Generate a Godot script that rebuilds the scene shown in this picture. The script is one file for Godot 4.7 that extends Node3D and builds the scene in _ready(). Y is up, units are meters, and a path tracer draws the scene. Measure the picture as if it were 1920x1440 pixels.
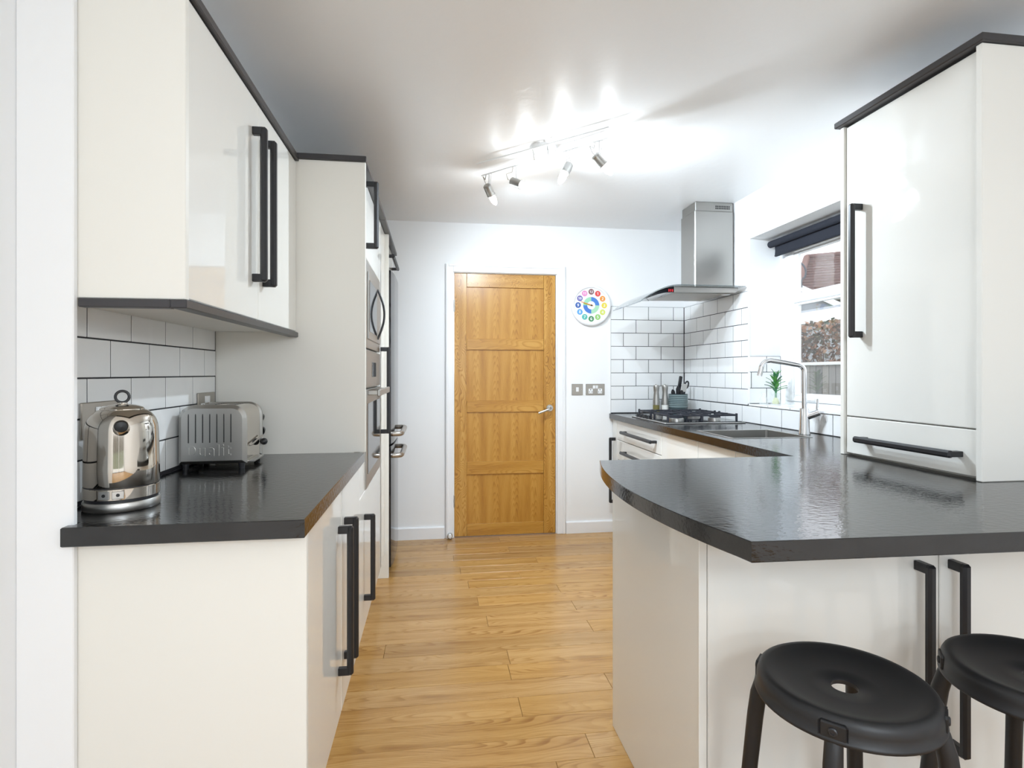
extends Node3D
# A fitted kitchen seen from the dining end. Metres, y up; the camera stands over x = 0, z = 0 and looks along -z.

# ---------------------------------------------------------------- mesh builder
class G:
	var v := PackedVector3Array()
	var n := PackedVector3Array()
	var uv := PackedVector2Array()
	var ix := PackedInt32Array()
	var t := Transform3D()
	var us := Vector2.ONE      # uv scale
	var uo := Vector2.ZERO     # uv offset
	var turn := false          # swap u and v

	func puv(p: Vector3, nn: Vector3) -> Vector2:
		var a := nn.abs()
		var q: Vector2
		if a.x >= a.y and a.x >= a.z:
			q = Vector2(p.z, p.y)
		elif a.y >= a.z:
			q = Vector2(p.x, p.z)
		else:
			q = Vector2(p.x, p.y)
		if turn:
			q = Vector2(q.y, q.x)
		return q * us + uo

	func tri(a: Vector3, b: Vector3, c: Vector3, na: Vector3, nb: Vector3, nc: Vector3) -> void:
		var flat := (na + nb + nc).normalized()
		var p := [t * a, t * b, t * c]
		var m := [(t.basis * na).normalized(), (t.basis * nb).normalized(), (t.basis * nc).normalized()]
		var q := [puv(a, flat), puv(b, flat), puv(c, flat)]
		var order := [0, 1, 2]
		if (p[1] - p[0]).cross(p[2] - p[0]).dot(m[0] + m[1] + m[2]) > 0.0:
			order = [0, 2, 1]
		var k := v.size()
		for i: int in order:
			v.append(p[i])
			n.append(m[i])
			uv.append(q[i])
		ix.append_array(PackedInt32Array([k, k + 1, k + 2]))

	func quad(a: Vector3, b: Vector3, c: Vector3, d: Vector3, nn: Vector3) -> void:
		tri(a, b, c, nn, nn, nn)
		tri(a, c, d, nn, nn, nn)

	func cp(s: Array, ax: int, lo: Vector3, hi: Vector3, b: float) -> Vector3:
		var p := Vector3()
		for i in 3:
			var k: int = s[i]
			p[i] = (hi[i] if k > 0 else lo[i]) - (0.0 if i == ax else k * b)
		return p

	func box(a: Vector3, c: Vector3, b := 0.0) -> G:
		var lo := a.min(c)
		var hi := a.max(c)
		for ax in 3:
			var i := (ax + 1) % 3
			var j := (ax + 2) % 3
			for sg in [-1, 1]:
				var q := []
				for pr in [[-1, -1], [1, -1], [1, 1], [-1, 1]]:
					var s := [0, 0, 0]
					s[ax] = sg
					s[i] = pr[0]
					s[j] = pr[1]
					q.append(cp(s, ax, lo, hi, b))
				var nn := Vector3()
				nn[ax] = sg
				quad(q[0], q[1], q[2], q[3], nn)
		if b <= 0.0:
			return self
		for k in 3:
			var i := (k + 1) % 3
			var j := (k + 2) % 3
			for si in [-1, 1]:
				for sj in [-1, 1]:
					var s1 := [0, 0, 0]
					s1[i] = si
					s1[j] = sj
					var s2 := s1.duplicate()
					s1[k] = -1
					s2[k] = 1
					var nn := Vector3()
					nn[i] = si
					nn[j] = sj
					quad(cp(s1, i, lo, hi, b), cp(s2, i, lo, hi, b), cp(s2, j, lo, hi, b), cp(s1, j, lo, hi, b), nn.normalized())
		for sx in [-1, 1]:
			for sy in [-1, 1]:
				for sz in [-1, 1]:
					var s := [sx, sy, sz]
					var nn := Vector3(sx, sy, sz).normalized()
					tri(cp(s, 0, lo, hi, b), cp(s, 1, lo, hi, b), cp(s, 2, lo, hi, b), nn, nn, nn)
		return self

	# surface of revolution about the y axis through o; profile points are (radius, y)
	func lathe(pr: Array, o := Vector3.ZERO, seg := 32, crease := 0.8) -> G:
		var m := pr.size()
		var seg_n := []
		for i in m - 1:
			var d: Vector2 = pr[i + 1] - pr[i]
			seg_n.append(Vector2(d.y, -d.x).normalized())
		for i in m - 1:
			var n0: Vector2 = seg_n[i]
			var n1: Vector2 = seg_n[i]
			if i > 0 and seg_n[i - 1].dot(seg_n[i]) > crease:
				n0 = (seg_n[i - 1] + seg_n[i]).normalized()
			if i < m - 2 and seg_n[i + 1].dot(seg_n[i]) > crease:
				n1 = (seg_n[i + 1] + seg_n[i]).normalized()
			var p0: Vector2 = pr[i]
			var p1: Vector2 = pr[i + 1]
			for k in seg:
				var a0 := TAU * k / seg
				var a1 := TAU * (k + 1) / seg
				var c0 := Vector3(cos(a0), 0, sin(a0))
				var c1 := Vector3(cos(a1), 0, sin(a1))
				var A := o + c0 * p0.x + Vector3(0, p0.y, 0)
				var B := o + c1 * p0.x + Vector3(0, p0.y, 0)
				var C := o + c1 * p1.x + Vector3(0, p1.y, 0)
				var D := o + c0 * p1.x + Vector3(0, p1.y, 0)
				var NA := c0 * n0.x + Vector3(0, n0.y, 0)
				var NB := c1 * n0.x + Vector3(0, n0.y, 0)
				var NC := c1 * n1.x + Vector3(0, n1.y, 0)
				var ND := c0 * n1.x + Vector3(0, n1.y, 0)
				if p0.x > 1e-6:
					tri(A, B, C, NA, NB, NC)
				if p1.x > 1e-6:
					tri(A, C, D, NA, NC, ND)
		return self

	func tube(ps: Array, r, sg := 12, caps := true) -> G:
		var m := ps.size()
		var up := Vector3.UP
		var rings := []
		var dirs := []
		for i in m:
			var d: Vector3 = (ps[mini(i + 1, m - 1)] - ps[maxi(i - 1, 0)]).normalized()
			dirs.append(d)
			if i == 0:
				up = d.cross(Vector3.RIGHT if absf(d.x) < 0.8 else Vector3.UP).normalized()
			else:
				up = (up - d * up.dot(d)).normalized()
			var sd := d.cross(up)
			var rr: float = r[i] if r is Array else r
			var ring := []
			for k in sg:
				var a := TAU * k / sg
				var nn := up * cos(a) + sd * sin(a)
				ring.append([ps[i] + nn * rr, nn])
			rings.append(ring)
		for i in m - 1:
			for k in sg:
				var k2 := (k + 1) % sg
				var a: Array = rings[i][k]
				var b: Array = rings[i][k2]
				var c: Array = rings[i + 1][k2]
				var d: Array = rings[i + 1][k]
				tri(a[0], b[0], c[0], a[1], b[1], c[1])
				tri(a[0], c[0], d[0], a[1], c[1], d[1])
		if caps:
			for e in [0, m - 1]:
				var nn: Vector3 = dirs[e] * (-1.0 if e == 0 else 1.0)
				for k in sg:
					tri(ps[e], rings[e][k][0], rings[e][(k + 1) % sg][0], nn, nn, nn)
		return self

	func pt(p: Vector2, ax: int, h: float) -> Vector3:
		if ax == 1:
			return Vector3(p.x, h, p.y)
		if ax == 2:
			return Vector3(p.x, p.y, h)
		return Vector3(h, p.y, p.x)

	# extruded outline along axis ax from lo to hi, edges chamfered by b
	func prism(poly: PackedVector2Array, ax: int, lo: float, hi: float, b := 0.0, crease := 0.75) -> G:
		var m := poly.size()
		if Geometry2D.is_polygon_clockwise(poly):
			poly.reverse()
		# is_polygon_clockwise works for y down: after this the outline has its inside on a known side
		var area := 0.0
		for i in m:
			area += poly[i].cross(poly[(i + 1) % m])
		var sg := 1.0 if area > 0.0 else -1.0
		var en := []
		for i in m:
			var d := (poly[(i + 1) % m] - poly[i]).normalized()
			en.append(Vector2(d.y, -d.x) * sg)
		var inset := PackedVector2Array()
		for i in m:
			var n0: Vector2 = en[(i + m - 1) % m]
			var n1: Vector2 = en[i]
			var mid := (n0 + n1)
			inset.append(poly[i] - mid * (b / maxf(0.2, mid.dot(n1))))
		var e3 := pt(Vector2.ZERO, ax, 1.0)
		for i in m:
			var j := (i + 1) % m
			var n0: Vector2 = en[i]
			var na := n0
			var nb := n0
			if en[(i + m - 1) % m].dot(n0) > crease:
				na = (en[(i + m - 1) % m] + n0).normalized()
			if en[j].dot(n0) > crease:
				nb = (en[j] + n0).normalized()
			var NA := pt(na, ax, 0.0)
			var NB := pt(nb, ax, 0.0)
			var l := lo + b
			var h := hi - b
			tri(pt(poly[i], ax, l), pt(poly[j], ax, l), pt(poly[j], ax, h), NA, NB, NB)
			tri(pt(poly[i], ax, l), pt(poly[j], ax, h), pt(poly[i], ax, h), NA, NB, NA)
			if b > 0.0:
				for s in [[l, lo, -1.0], [h, hi, 1.0]]:
					var A: Vector3 = (NA + e3 * s[2]).normalized()
					var B: Vector3 = (NB + e3 * s[2]).normalized()
					tri(pt(poly[i], ax, s[0]), pt(poly[j], ax, s[0]), pt(inset[j], ax, s[1]), A, B, B)
					tri(pt(poly[i], ax, s[0]), pt(inset[j], ax, s[1]), pt(inset[i], ax, s[1]), A, B, A)
		var tr := Geometry2D.triangulate_polygon(inset)
		for k in range(0, tr.size(), 3):
			for s in [[lo, -1.0], [hi, 1.0]]:
				var nn: Vector3 = e3 * s[1]
				tri(pt(inset[tr[k]], ax, s[0]), pt(inset[tr[k + 1]], ax, s[0]), pt(inset[tr[k + 2]], ax, s[0]), nn, nn, nn)
		return self

	func mesh(off := Vector3.ZERO) -> ArrayMesh:
		if off != Vector3.ZERO:
			for i in v.size():
				v[i] -= off
		var a := []
		a.resize(Mesh.ARRAY_MAX)
		a[Mesh.ARRAY_VERTEX] = v
		a[Mesh.ARRAY_NORMAL] = n
		a[Mesh.ARRAY_TEX_UV] = uv
		a[Mesh.ARRAY_INDEX] = ix
		var m := ArrayMesh.new()
		m.add_surface_from_arrays(Mesh.PRIMITIVE_TRIANGLES, a)
		return m

func g() -> G:
	return G.new()

# ---------------------------------------------------------------- scene helpers
var M := {}
var base_of := {}
var taken := {}
var rng := RandomNumberGenerator.new()

func V(x: float, y: float, z: float) -> Vector3:
	return Vector3(x, y, z)

func V2(x: float, y: float) -> Vector2:
	return Vector2(x, y)

func numbered(called: String) -> String:
	if not taken.has(called):
		taken[called] = 0
		return called
	taken[called] += 1
	return "%s_%03d" % [called, taken[called]]

func thing(called: String, label: String, category: String, at := Vector3.ZERO, group := "") -> Node3D:
	var o := Node3D.new()
	o.name = numbered(called)
	add_child(o)
	o.position = at
	o.set_meta("label", label)
	o.set_meta("category", category)
	if group:
		o.set_meta("group", group)
	base_of[o] = at
	return o

# commits a shape given in world coordinates (or in the thing's own, for a thing made at the origin)
func obj(called: String, s: G, m: Material, parent: Node = self, label := "") -> MeshInstance3D:
	var o := MeshInstance3D.new()
	o.name = numbered(called) if parent == self else called
	var off: Vector3 = base_of.get(parent, Vector3.ZERO)
	o.mesh = s.mesh(off)
	o.material_override = m
	parent.add_child(o, true)
	base_of[o] = off
	if label:
		o.set_meta("label", label)
	return o

func struct(called: String, s: G, m: Material, label: String, category: String) -> MeshInstance3D:
	var o := obj(called, s, m)
	o.set_meta("kind", "structure")
	o.set_meta("label", label)
	o.set_meta("category", category)
	return o

func tag(o: Node, label: String, category: String, group := "") -> Node:
	o.set_meta("label", label)
	o.set_meta("category", category)
	if group:
		o.set_meta("group", group)
	return o

func copy(o: Node3D, label := "") -> Node3D:
	var c: Node3D = o.duplicate()
	c.name = numbered(String(o.name))
	add_child(c)
	if label:
		c.set_meta("label", label)
	return c

func rgb(r: int, gg: int, b: int) -> Color:
	return Color8(r, gg, b)

func mat(c: Color, rough := 0.5, metal := 0.0, spec := 0.5) -> StandardMaterial3D:
	var m := StandardMaterial3D.new()
	m.albedo_color = c
	m.roughness = rough
	m.metallic = metal
	m.metallic_specular = spec
	return m

func noise(freq: float, oct: int, sd: int) -> FastNoiseLite:
	var f := FastNoiseLite.new()
	f.noise_type = FastNoiseLite.TYPE_SIMPLEX_SMOOTH
	f.frequency = freq
	f.fractal_octaves = oct
	f.seed = sd
	return f

func noise_tex(freq: float, oct: int, sd: int, size := 512, ramp: Gradient = null) -> NoiseTexture2D:
	var tx := NoiseTexture2D.new()
	tx.width = size
	tx.height = size
	tx.seamless = true
	tx.noise = noise(freq, oct, sd)
	if ramp:
		tx.color_ramp = ramp
	return tx

func ramp2(a: Color, b: Color, p0 := 0.0, p1 := 1.0) -> Gradient:
	var gr := Gradient.new()
	gr.offsets = PackedFloat32Array([p0, p1])
	gr.colors = PackedColorArray([a, b])
	return gr

# oak: u runs along the grain, v across it, both in metres; kind 0 boards, 1 panels of mirrored flame figure, 2 bold figured stiles
func wood(w: int, h: int, lu: float, lv: float, kind: int, sd: int, light: Color, mid: Color, dark: Color) -> ImageTexture:
	var n1 := noise(1.0, 2, sd)
	var n2 := noise(1.0, 3, sd + 7)
	var n3 := noise(1.0, 2, sd + 13)
	var data := PackedByteArray()
	data.resize(w * h * 3)
	var at := 0
	for y in h:
		var vv := lv * y / h
		for x in w:
			var u := lu * x / w
			var ring: float
			var strong := 0.5
			if kind == 1:
				var c := fposmod(vv, 0.148)
				var dx := absf(c - 0.074) - 0.012
				var bend := n1.get_noise_2d(u * 3.0, vv * 9.0)
				ring = 26.0 * (u * 0.62 + dx * dx * 120.0 + bend * 0.05)
				strong = clampf(0.62 - absf(dx) * 12.0, 0.06, 0.5)
			elif kind == 2:
				ring = vv * 75.0 + n1.get_noise_2d(u * 3.2, vv * 9.0) * 5.5
				strong = 0.75
			else:
				ring = vv * 62.0 + n1.get_noise_2d(u * 1.5, vv * 7.0) * 4.5
				strong = 0.25 + 0.55 * clampf(n3.get_noise_2d(u * 1.1 + 40.0, vv * 5.0) + 0.35, 0.0, 1.0)
			var fr := ring - floorf(ring)
			var line := smoothstep(0.35, 0.9, fr) * (1.0 - smoothstep(0.9, 1.0, fr))
			var fine := n2.get_noise_2d(u * 9.0, vv * 420.0)
			var tone := n3.get_noise_2d(u * 0.9, vv * 14.0)
			var k := clampf(0.42 + tone * 0.42 + fine * 0.28 + (line - 0.4) * 0.7 * strong, 0.0, 1.0)
			var c := light.lerp(mid, k * 2.0) if k < 0.5 else mid.lerp(dark, k * 2.0 - 1.0)
			data[at] = c.r8
			data[at + 1] = c.g8
			data[at + 2] = c.b8
			at += 3
	return ImageTexture.create_from_image(Image.create_from_data(w, h, false, Image.FORMAT_RGB8, data))

func wood_mat(tx: Texture2D, tint: Color, rough: float) -> StandardMaterial3D:
	var m := mat(tint, rough, 0.0, 0.5)
	m.albedo_texture = tx
	return m

func materials() -> void:
	M.wall = mat(rgb(246, 246, 246), 0.55, 0, 0.35)
	M.ceiling = mat(rgb(248, 248, 248), 0.34, 0, 0.4)
	M.ceiling.normal_enabled = true
	var cn := noise_tex(0.02, 3, 3, 512)
	cn.as_normal_map = true
	cn.bump_strength = 0.35
	M.ceiling.normal_texture = cn
	M.ceiling.uv1_triplanar = true
	M.ceiling.uv1_scale = V(1.2, 1.2, 1.2)
	M.gloss_white = mat(rgb(243, 243, 244), 0.25, 0, 0.5)
	M.plastic_white = mat(rgb(240, 240, 240), 0.3, 0, 0.5)
	M.cream = mat(rgb(239, 236, 228), 0.42, 0, 0.4)       # carcasses and end panels
	M.cream_gloss = mat(rgb(240, 238, 232), 0.032, 0, 0.5)  # lacquered doors
	M.under = mat(rgb(232, 230, 224), 0.5, 0, 0.4)
	M.black = mat(rgb(34, 34, 37), 0.38, 0, 0.5)
	M.black_gloss = mat(rgb(16, 16, 19), 0.08, 0, 0.5)
	M.black_matte = mat(rgb(26, 26, 28), 0.45, 0, 0.5)
	M.dark_glass = mat(rgb(30, 32, 36), 0.05, 0, 0.5)
	M.trim_dark = mat(rgb(58, 56, 58), 0.35, 0, 0.5)
	M.iron = mat(rgb(40, 42, 50), 0.55, 0, 0.5)
	M.steel = mat(rgb(196, 195, 192), 0.3, 1.0)
	var br := noise_tex(0.03, 4, 21, 512, ramp2(Color(0.72, 0.72, 0.72), Color(1, 1, 1)))
	M.brushed = mat(rgb(168, 166, 162), 0.42, 1.0)
	M.brushed.roughness_texture = br
	M.brushed.uv1_triplanar = true
	M.brushed.uv1_scale = V(3, 90, 3)
	M.chrome = mat(rgb(226, 226, 228), 0.06, 1.0)
	M.mirror = mat(rgb(205, 198, 188), 0.045, 1.0)
	M.plate = mat(rgb(178, 172, 164), 0.34, 1.0)
	M.grout = mat(rgb(58, 58, 61), 0.9, 0, 0.2)
	M.tile = mat(rgb(240, 240, 239), 0.09, 0, 0.5)
	var hn := noise_tex(0.012, 2, 5, 256)
	M.tile.heightmap_enabled = true
	M.tile.heightmap_texture = hn
	M.tile.heightmap_scale = 0.12
	M.tile.uv1_triplanar = true
	M.tile.uv1_world_triplanar = true
	M.tile.uv1_scale = V(2, 2, 2)
	# worktop: charcoal laminate with a streaky embossed slate grain
	M.worktop = mat(Color.WHITE, 0.11, 0, 0.58)
	M.worktop.albedo_texture = noise_tex(0.02, 4, 31, 512, ramp2(rgb(23, 22, 22), rgb(33, 32, 32), 0.25, 0.75))
	M.worktop.uv1_triplanar = true
	M.worktop.uv1_scale = V(1.2, 2.0, 1.9)
	M.worktop.heightmap_enabled = true
	M.worktop.heightmap_texture = noise_tex(0.03, 3, 37, 1024)
	M.worktop.heightmap_scale = 0.03
	# oak
	var fl := wood(1024, 320, 1.6, 0.5, 0, 11, rgb(203, 166, 112), rgb(184, 144, 90), rgb(148, 107, 60))
	M.planks = []
	for c: Color in [rgb(255, 250, 245), rgb(246, 240, 232), rgb(255, 246, 228), rgb(238, 232, 226), rgb(250, 240, 216)]:
		M.planks.append(wood_mat(fl, c, 0.26))
	M.floor_gap = mat(rgb(70, 50, 30), 0.9)
	var dl := rgb(202, 151, 70)
	var dm := rgb(185, 131, 50)
	var dd := rgb(156, 102, 34)
	M.door_panel = wood_mat(wood(512, 512, 0.6, 0.6, 1, 51, dl, dm, dd), Color.WHITE, 0.33)
	M.door_stile = wood_mat(wood(1024, 128, 2.2, 0.2, 2, 61, dl.lightened(0.05), dm, dd.darkened(0.08)), Color.WHITE, 0.3)
	M.door_rail = wood_mat(wood(512, 128, 0.8, 0.2, 0, 71, dl, dm, dd), Color.WHITE, 0.3)
	# glass
	M.pane = mat(Color(0.5, 0.54, 0.55, 0.012), 0.0, 0, 0.5)
	M.pane.transparency = BaseMaterial3D.TRANSPARENCY_ALPHA
	M.hood_glass = mat(Color(0.4, 0.45, 0.46, 0.4), 0.03, 0, 0.5)
	M.hood_glass.transparency = BaseMaterial3D.TRANSPARENCY_ALPHA
	M.clear_glass = mat(Color(0.94, 0.96, 0.96, 0.22), 0.03, 0, 0.5)
	M.clear_glass.transparency = BaseMaterial3D.TRANSPARENCY_ALPHA
	M.upvc = mat(rgb(243, 244, 246), 0.22, 0, 0.5)
	M.blind = mat(rgb(46, 48, 56), 0.75, 0, 0.3)
	M.gasket = mat(rgb(38, 38, 40), 0.7)
	M.bulb = mat(rgb(255, 255, 255), 0.3)
	M.bulb.emission_enabled = true
	M.bulb.emission = Color(1, 0.985, 0.95)
	M.bulb.emission_energy_multiplier = 6.0

# a bar handle: on face point c, bar along axis ax (0 x, 1 y, 2 z), length l, standing out along o by d
func handle(parent: Node, c: Vector3, ax: int, l: float, o: Vector3, d := 0.036) -> MeshInstance3D:
	var s := g()
	var al := Vector3()
	al[ax] = 1.0
	var sd := al.cross(o).abs()
	var w := 0.0112
	var bar := c + o * d
	var A := bar - al * l / 2 - sd * w - o.abs() * 0.0098
	var B := bar + al * l / 2 + sd * w + o.abs() * 0.0098
	s.box(A, B, 0.006)
	for e in [-1.0, 1.0]:
		var p: Vector3 = c + al * (e * (l / 2 - 0.012))
		s.box(p - al * 0.0115 - sd * 0.0085, p + al * 0.0115 + sd * 0.0085 + o * (d - 0.001), 0.0015)
	return obj("handle", s, M.black, parent, "black bar handle")

# ---------------------------------------------------------------- start
func _ready() -> void:
	rng.seed = 5
	# camera: level, turned 7.9 degrees to the right of the room's length, lens shifted slightly
	var cam := Camera3D.new()
	cam.projection = Camera3D.PROJECTION_FRUSTUM
	cam.near = 0.05
	cam.far = 200.0
	cam.size = 2.0 * 0.05 * 720.0 / 1045.0
	cam.frustum_offset = Vector2(0, -0.05 * 21.0 / 1045.0)
	cam.position = V(0, 1.235, 0)
	cam.rotation.y = -atan(145.0 / 1045.0)
	cam.current = true
	add_child(cam)
	# overcast sky
	var sky := ProceduralSkyMaterial.new()
	sky.sky_top_color = rgb(226, 232, 240)
	sky.sky_horizon_color = rgb(240, 242, 245)
	sky.ground_bottom_color = rgb(120, 118, 112)
	sky.ground_horizon_color = rgb(150, 148, 144)
	sky.sky_energy_multiplier = SKY
	sky.ground_energy_multiplier = SKY * 0.8
	var env := Environment.new()
	env.background_mode = Environment.BG_SKY
	env.sky = Sky.new()
	env.sky.sky_material = sky
	env.tonemap_mode = Environment.TONE_MAPPER_LINEAR
	env.tonemap_exposure = EXPOSURE
	env.sdfgi_enabled = true
	env.ssao_enabled = true
	env.ssil_enabled = true
	var we := WorldEnvironment.new()
	we.environment = env
	add_child(we)

	materials()
	shell()
	floor_planks()
	back_door()
	window()
	tiles()
	left_run()
	tall_run()
	right_run()
	peninsula()
	larder_dresser()
	hood()
	hob()
	sink_and_tap()
	ceiling_spots()
	added_dining_lights()
	stools()
	kettle()
	toaster()
	sockets()
	clock()
	utensils()
	sill_things()
	garden()

const SKY := 1.0
const EXPOSURE := 3.05
const XL := -0.85     # left wall
const XR := 1.968     # window wall
const ZB := -4.195    # far wall
const ZR := 2.7       # wall behind the camera
const HC := 2.36

# ---------------------------------------------------------------- room
func shell() -> void:
	struct("floor", g().box(V(XL - 0.3, -0.2, ZB - 0.3), V(XR + 0.3, -0.012, ZR + 0.25)), M.floor_gap, "oak laminate floor laid in narrow boards across the kitchen", "floor")
	struct("ceiling", g().box(V(XL - 0.3, HC, ZB - 0.3), V(XR + 0.3, HC + 0.2, ZR + 0.25)), M.ceiling, "white painted ceiling with a soft sheen", "ceiling")
	struct("wall_left", g().box(V(XL - 0.3, -0.1, ZB), V(XL, HC, ZR)), M.wall, "white wall behind the kettle and toaster", "wall")
	# far wall with the door opening
	var s := g()
	s.box(V(XL - 0.3, -0.1, ZB - 0.25), V(0.122, HC, ZB))
	s.box(V(0.944, -0.1, ZB - 0.25), V(XR + 0.3, HC, ZB))
	s.box(V(0.122, 2.004, ZB - 0.25), V(0.944, HC, ZB))
	struct("wall_back", s, M.wall, "white far wall around the oak door", "wall")
	# window wall with its opening
	s = g()
	s.box(V(XR, -0.1, ZB), V(XR + 0.26, HC, -3.272))
	s.box(V(XR, -0.1, -1.75), V(XR + 0.26, HC, ZR))
	s.box(V(XR, -0.1, -3.272), V(XR + 0.26, 1.022, -1.75))
	s.box(V(XR, 2.08, -3.272), V(XR + 0.26, HC, -1.75))
	struct("wall_right", s, M.wall, "white window wall with a deep plastered reveal", "wall")
	# wall behind the camera; its unseen glazed doors are added to let daylight in
	s = g()
	s.box(V(XL - 0.3, -0.1, ZR), V(-0.78, HC, ZR + 0.25))
	s.box(V(1.9, -0.1, ZR), V(XR + 0.3, HC, ZR + 0.25))
	s.box(V(-0.78, 2.25, ZR), V(1.9, HC, ZR + 0.25))
	struct("wall_rear", s, M.wall, "white wall around the added glazed doors", "wall")
	var f := g()
	for x in [-0.78, 0.525, 1.83]:
		f.box(V(x, 0, ZR + 0.08), V(x + 0.07, 2.25, ZR + 0.14), 0.004)
	f.box(V(-0.71, 2.18, ZR + 0.08), V(1.83, 2.25, ZR + 0.14), 0.004)
	f.box(V(-0.71, 0, ZR + 0.08), V(1.83, 0.07, ZR + 0.14), 0.004)
	var d := struct("door_2", f, M.upvc, "added white framed glazed doors, unseen, letting daylight in from behind", "door")
	for x in [-0.71, 0.595]:
		obj("pane", g().box(V(x, 0.07, ZR + 0.1), V(x + 1.235, 2.18, ZR + 0.102)), M.pane, d)
	# pier left from the old dividing wall
	struct("wall_pier", g().box(V(XL, 0, -1.284), V(-0.742, HC, -1.27), 0.002), M.wall, "narrow white wall pier at the worktop's end", "wall")
	# skirting boards
	for q in [["baseboard_left", XL, 0.072], ["baseboard_right", 1.0, 1.372]]:
		var poly := PackedVector2Array([V2(0, 0), V2(0.016, 0), V2(0.016, 0.082), V2(0.008, 0.09), V2(0, 0.09)])
		var k := g()
		# outline x runs into the room, the board runs along the wall
		k.t = Transform3D(Basis(V(0, 0, 1), V(0, 1, 0), V(1, 0, 0)), V(0, 0, ZB))
		k.prism(poly, 2, q[1], q[2])
		struct(q[0], k, M.gloss_white, "white skirting board on the far wall, " + ("fridge side" if q[0] == "baseboard_left" else "worktop side") + " of the door", "skirting")

func floor_planks() -> void:
	var fl := get_node("floor")
	var known := {0: 0.51, 1: 0.72, 2: 0.314, 3: -0.52, 4: 0.306, 5: 0.318, 6: -0.22, 7: 0.752, 8: 0.259, 9: 0.733, 10: 0.231, 11: 0.703, 12: 0.195, 13: 0.516, 14: 0.16, 15: 0.666, 16: 0.124, 17: 0.515, 18: 0.086, 19: 0.476}
	var meshes := {}
	for k in range(-36, 21):
		var z0 := -1.735 - 0.1215 * k
		var z1 := maxf(z0 - 0.1215, ZB - 0.01)
		if z0 > ZR:
			continue
		var off: float = known[k] if known.has(k) else rng.randf_range(-0.6, 0.6)
		var x0 := XL
		var x1 := XR if z0 > -1.2 else 1.42
		var xs := [x0]
		for j in range(-3, 4):
			var x := off + 1.21 * j
			if x > x0 + 0.03 and x < x1 - 0.03:
				xs.append(x)
		xs.append(x1)
		for j in xs.size() - 1:
			var s := g()
			s.us = V2(1.0 / 1.6, 1.0 / 0.5)
			s.uo = V2(0.01 + 0.22 * rng.randf() - xs[j] / 1.6, 0.01 + 0.72 * rng.randf() - z1 / 0.5)
			s.box(V(xs[j] + 0.0006, -0.012, z0 - 0.0006), V(xs[j + 1] - 0.0006, 0.0, z1 + 0.0006), 0.0009)
			obj("plank", s, M.planks[rng.randi() % M.planks.size()], fl)

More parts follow.
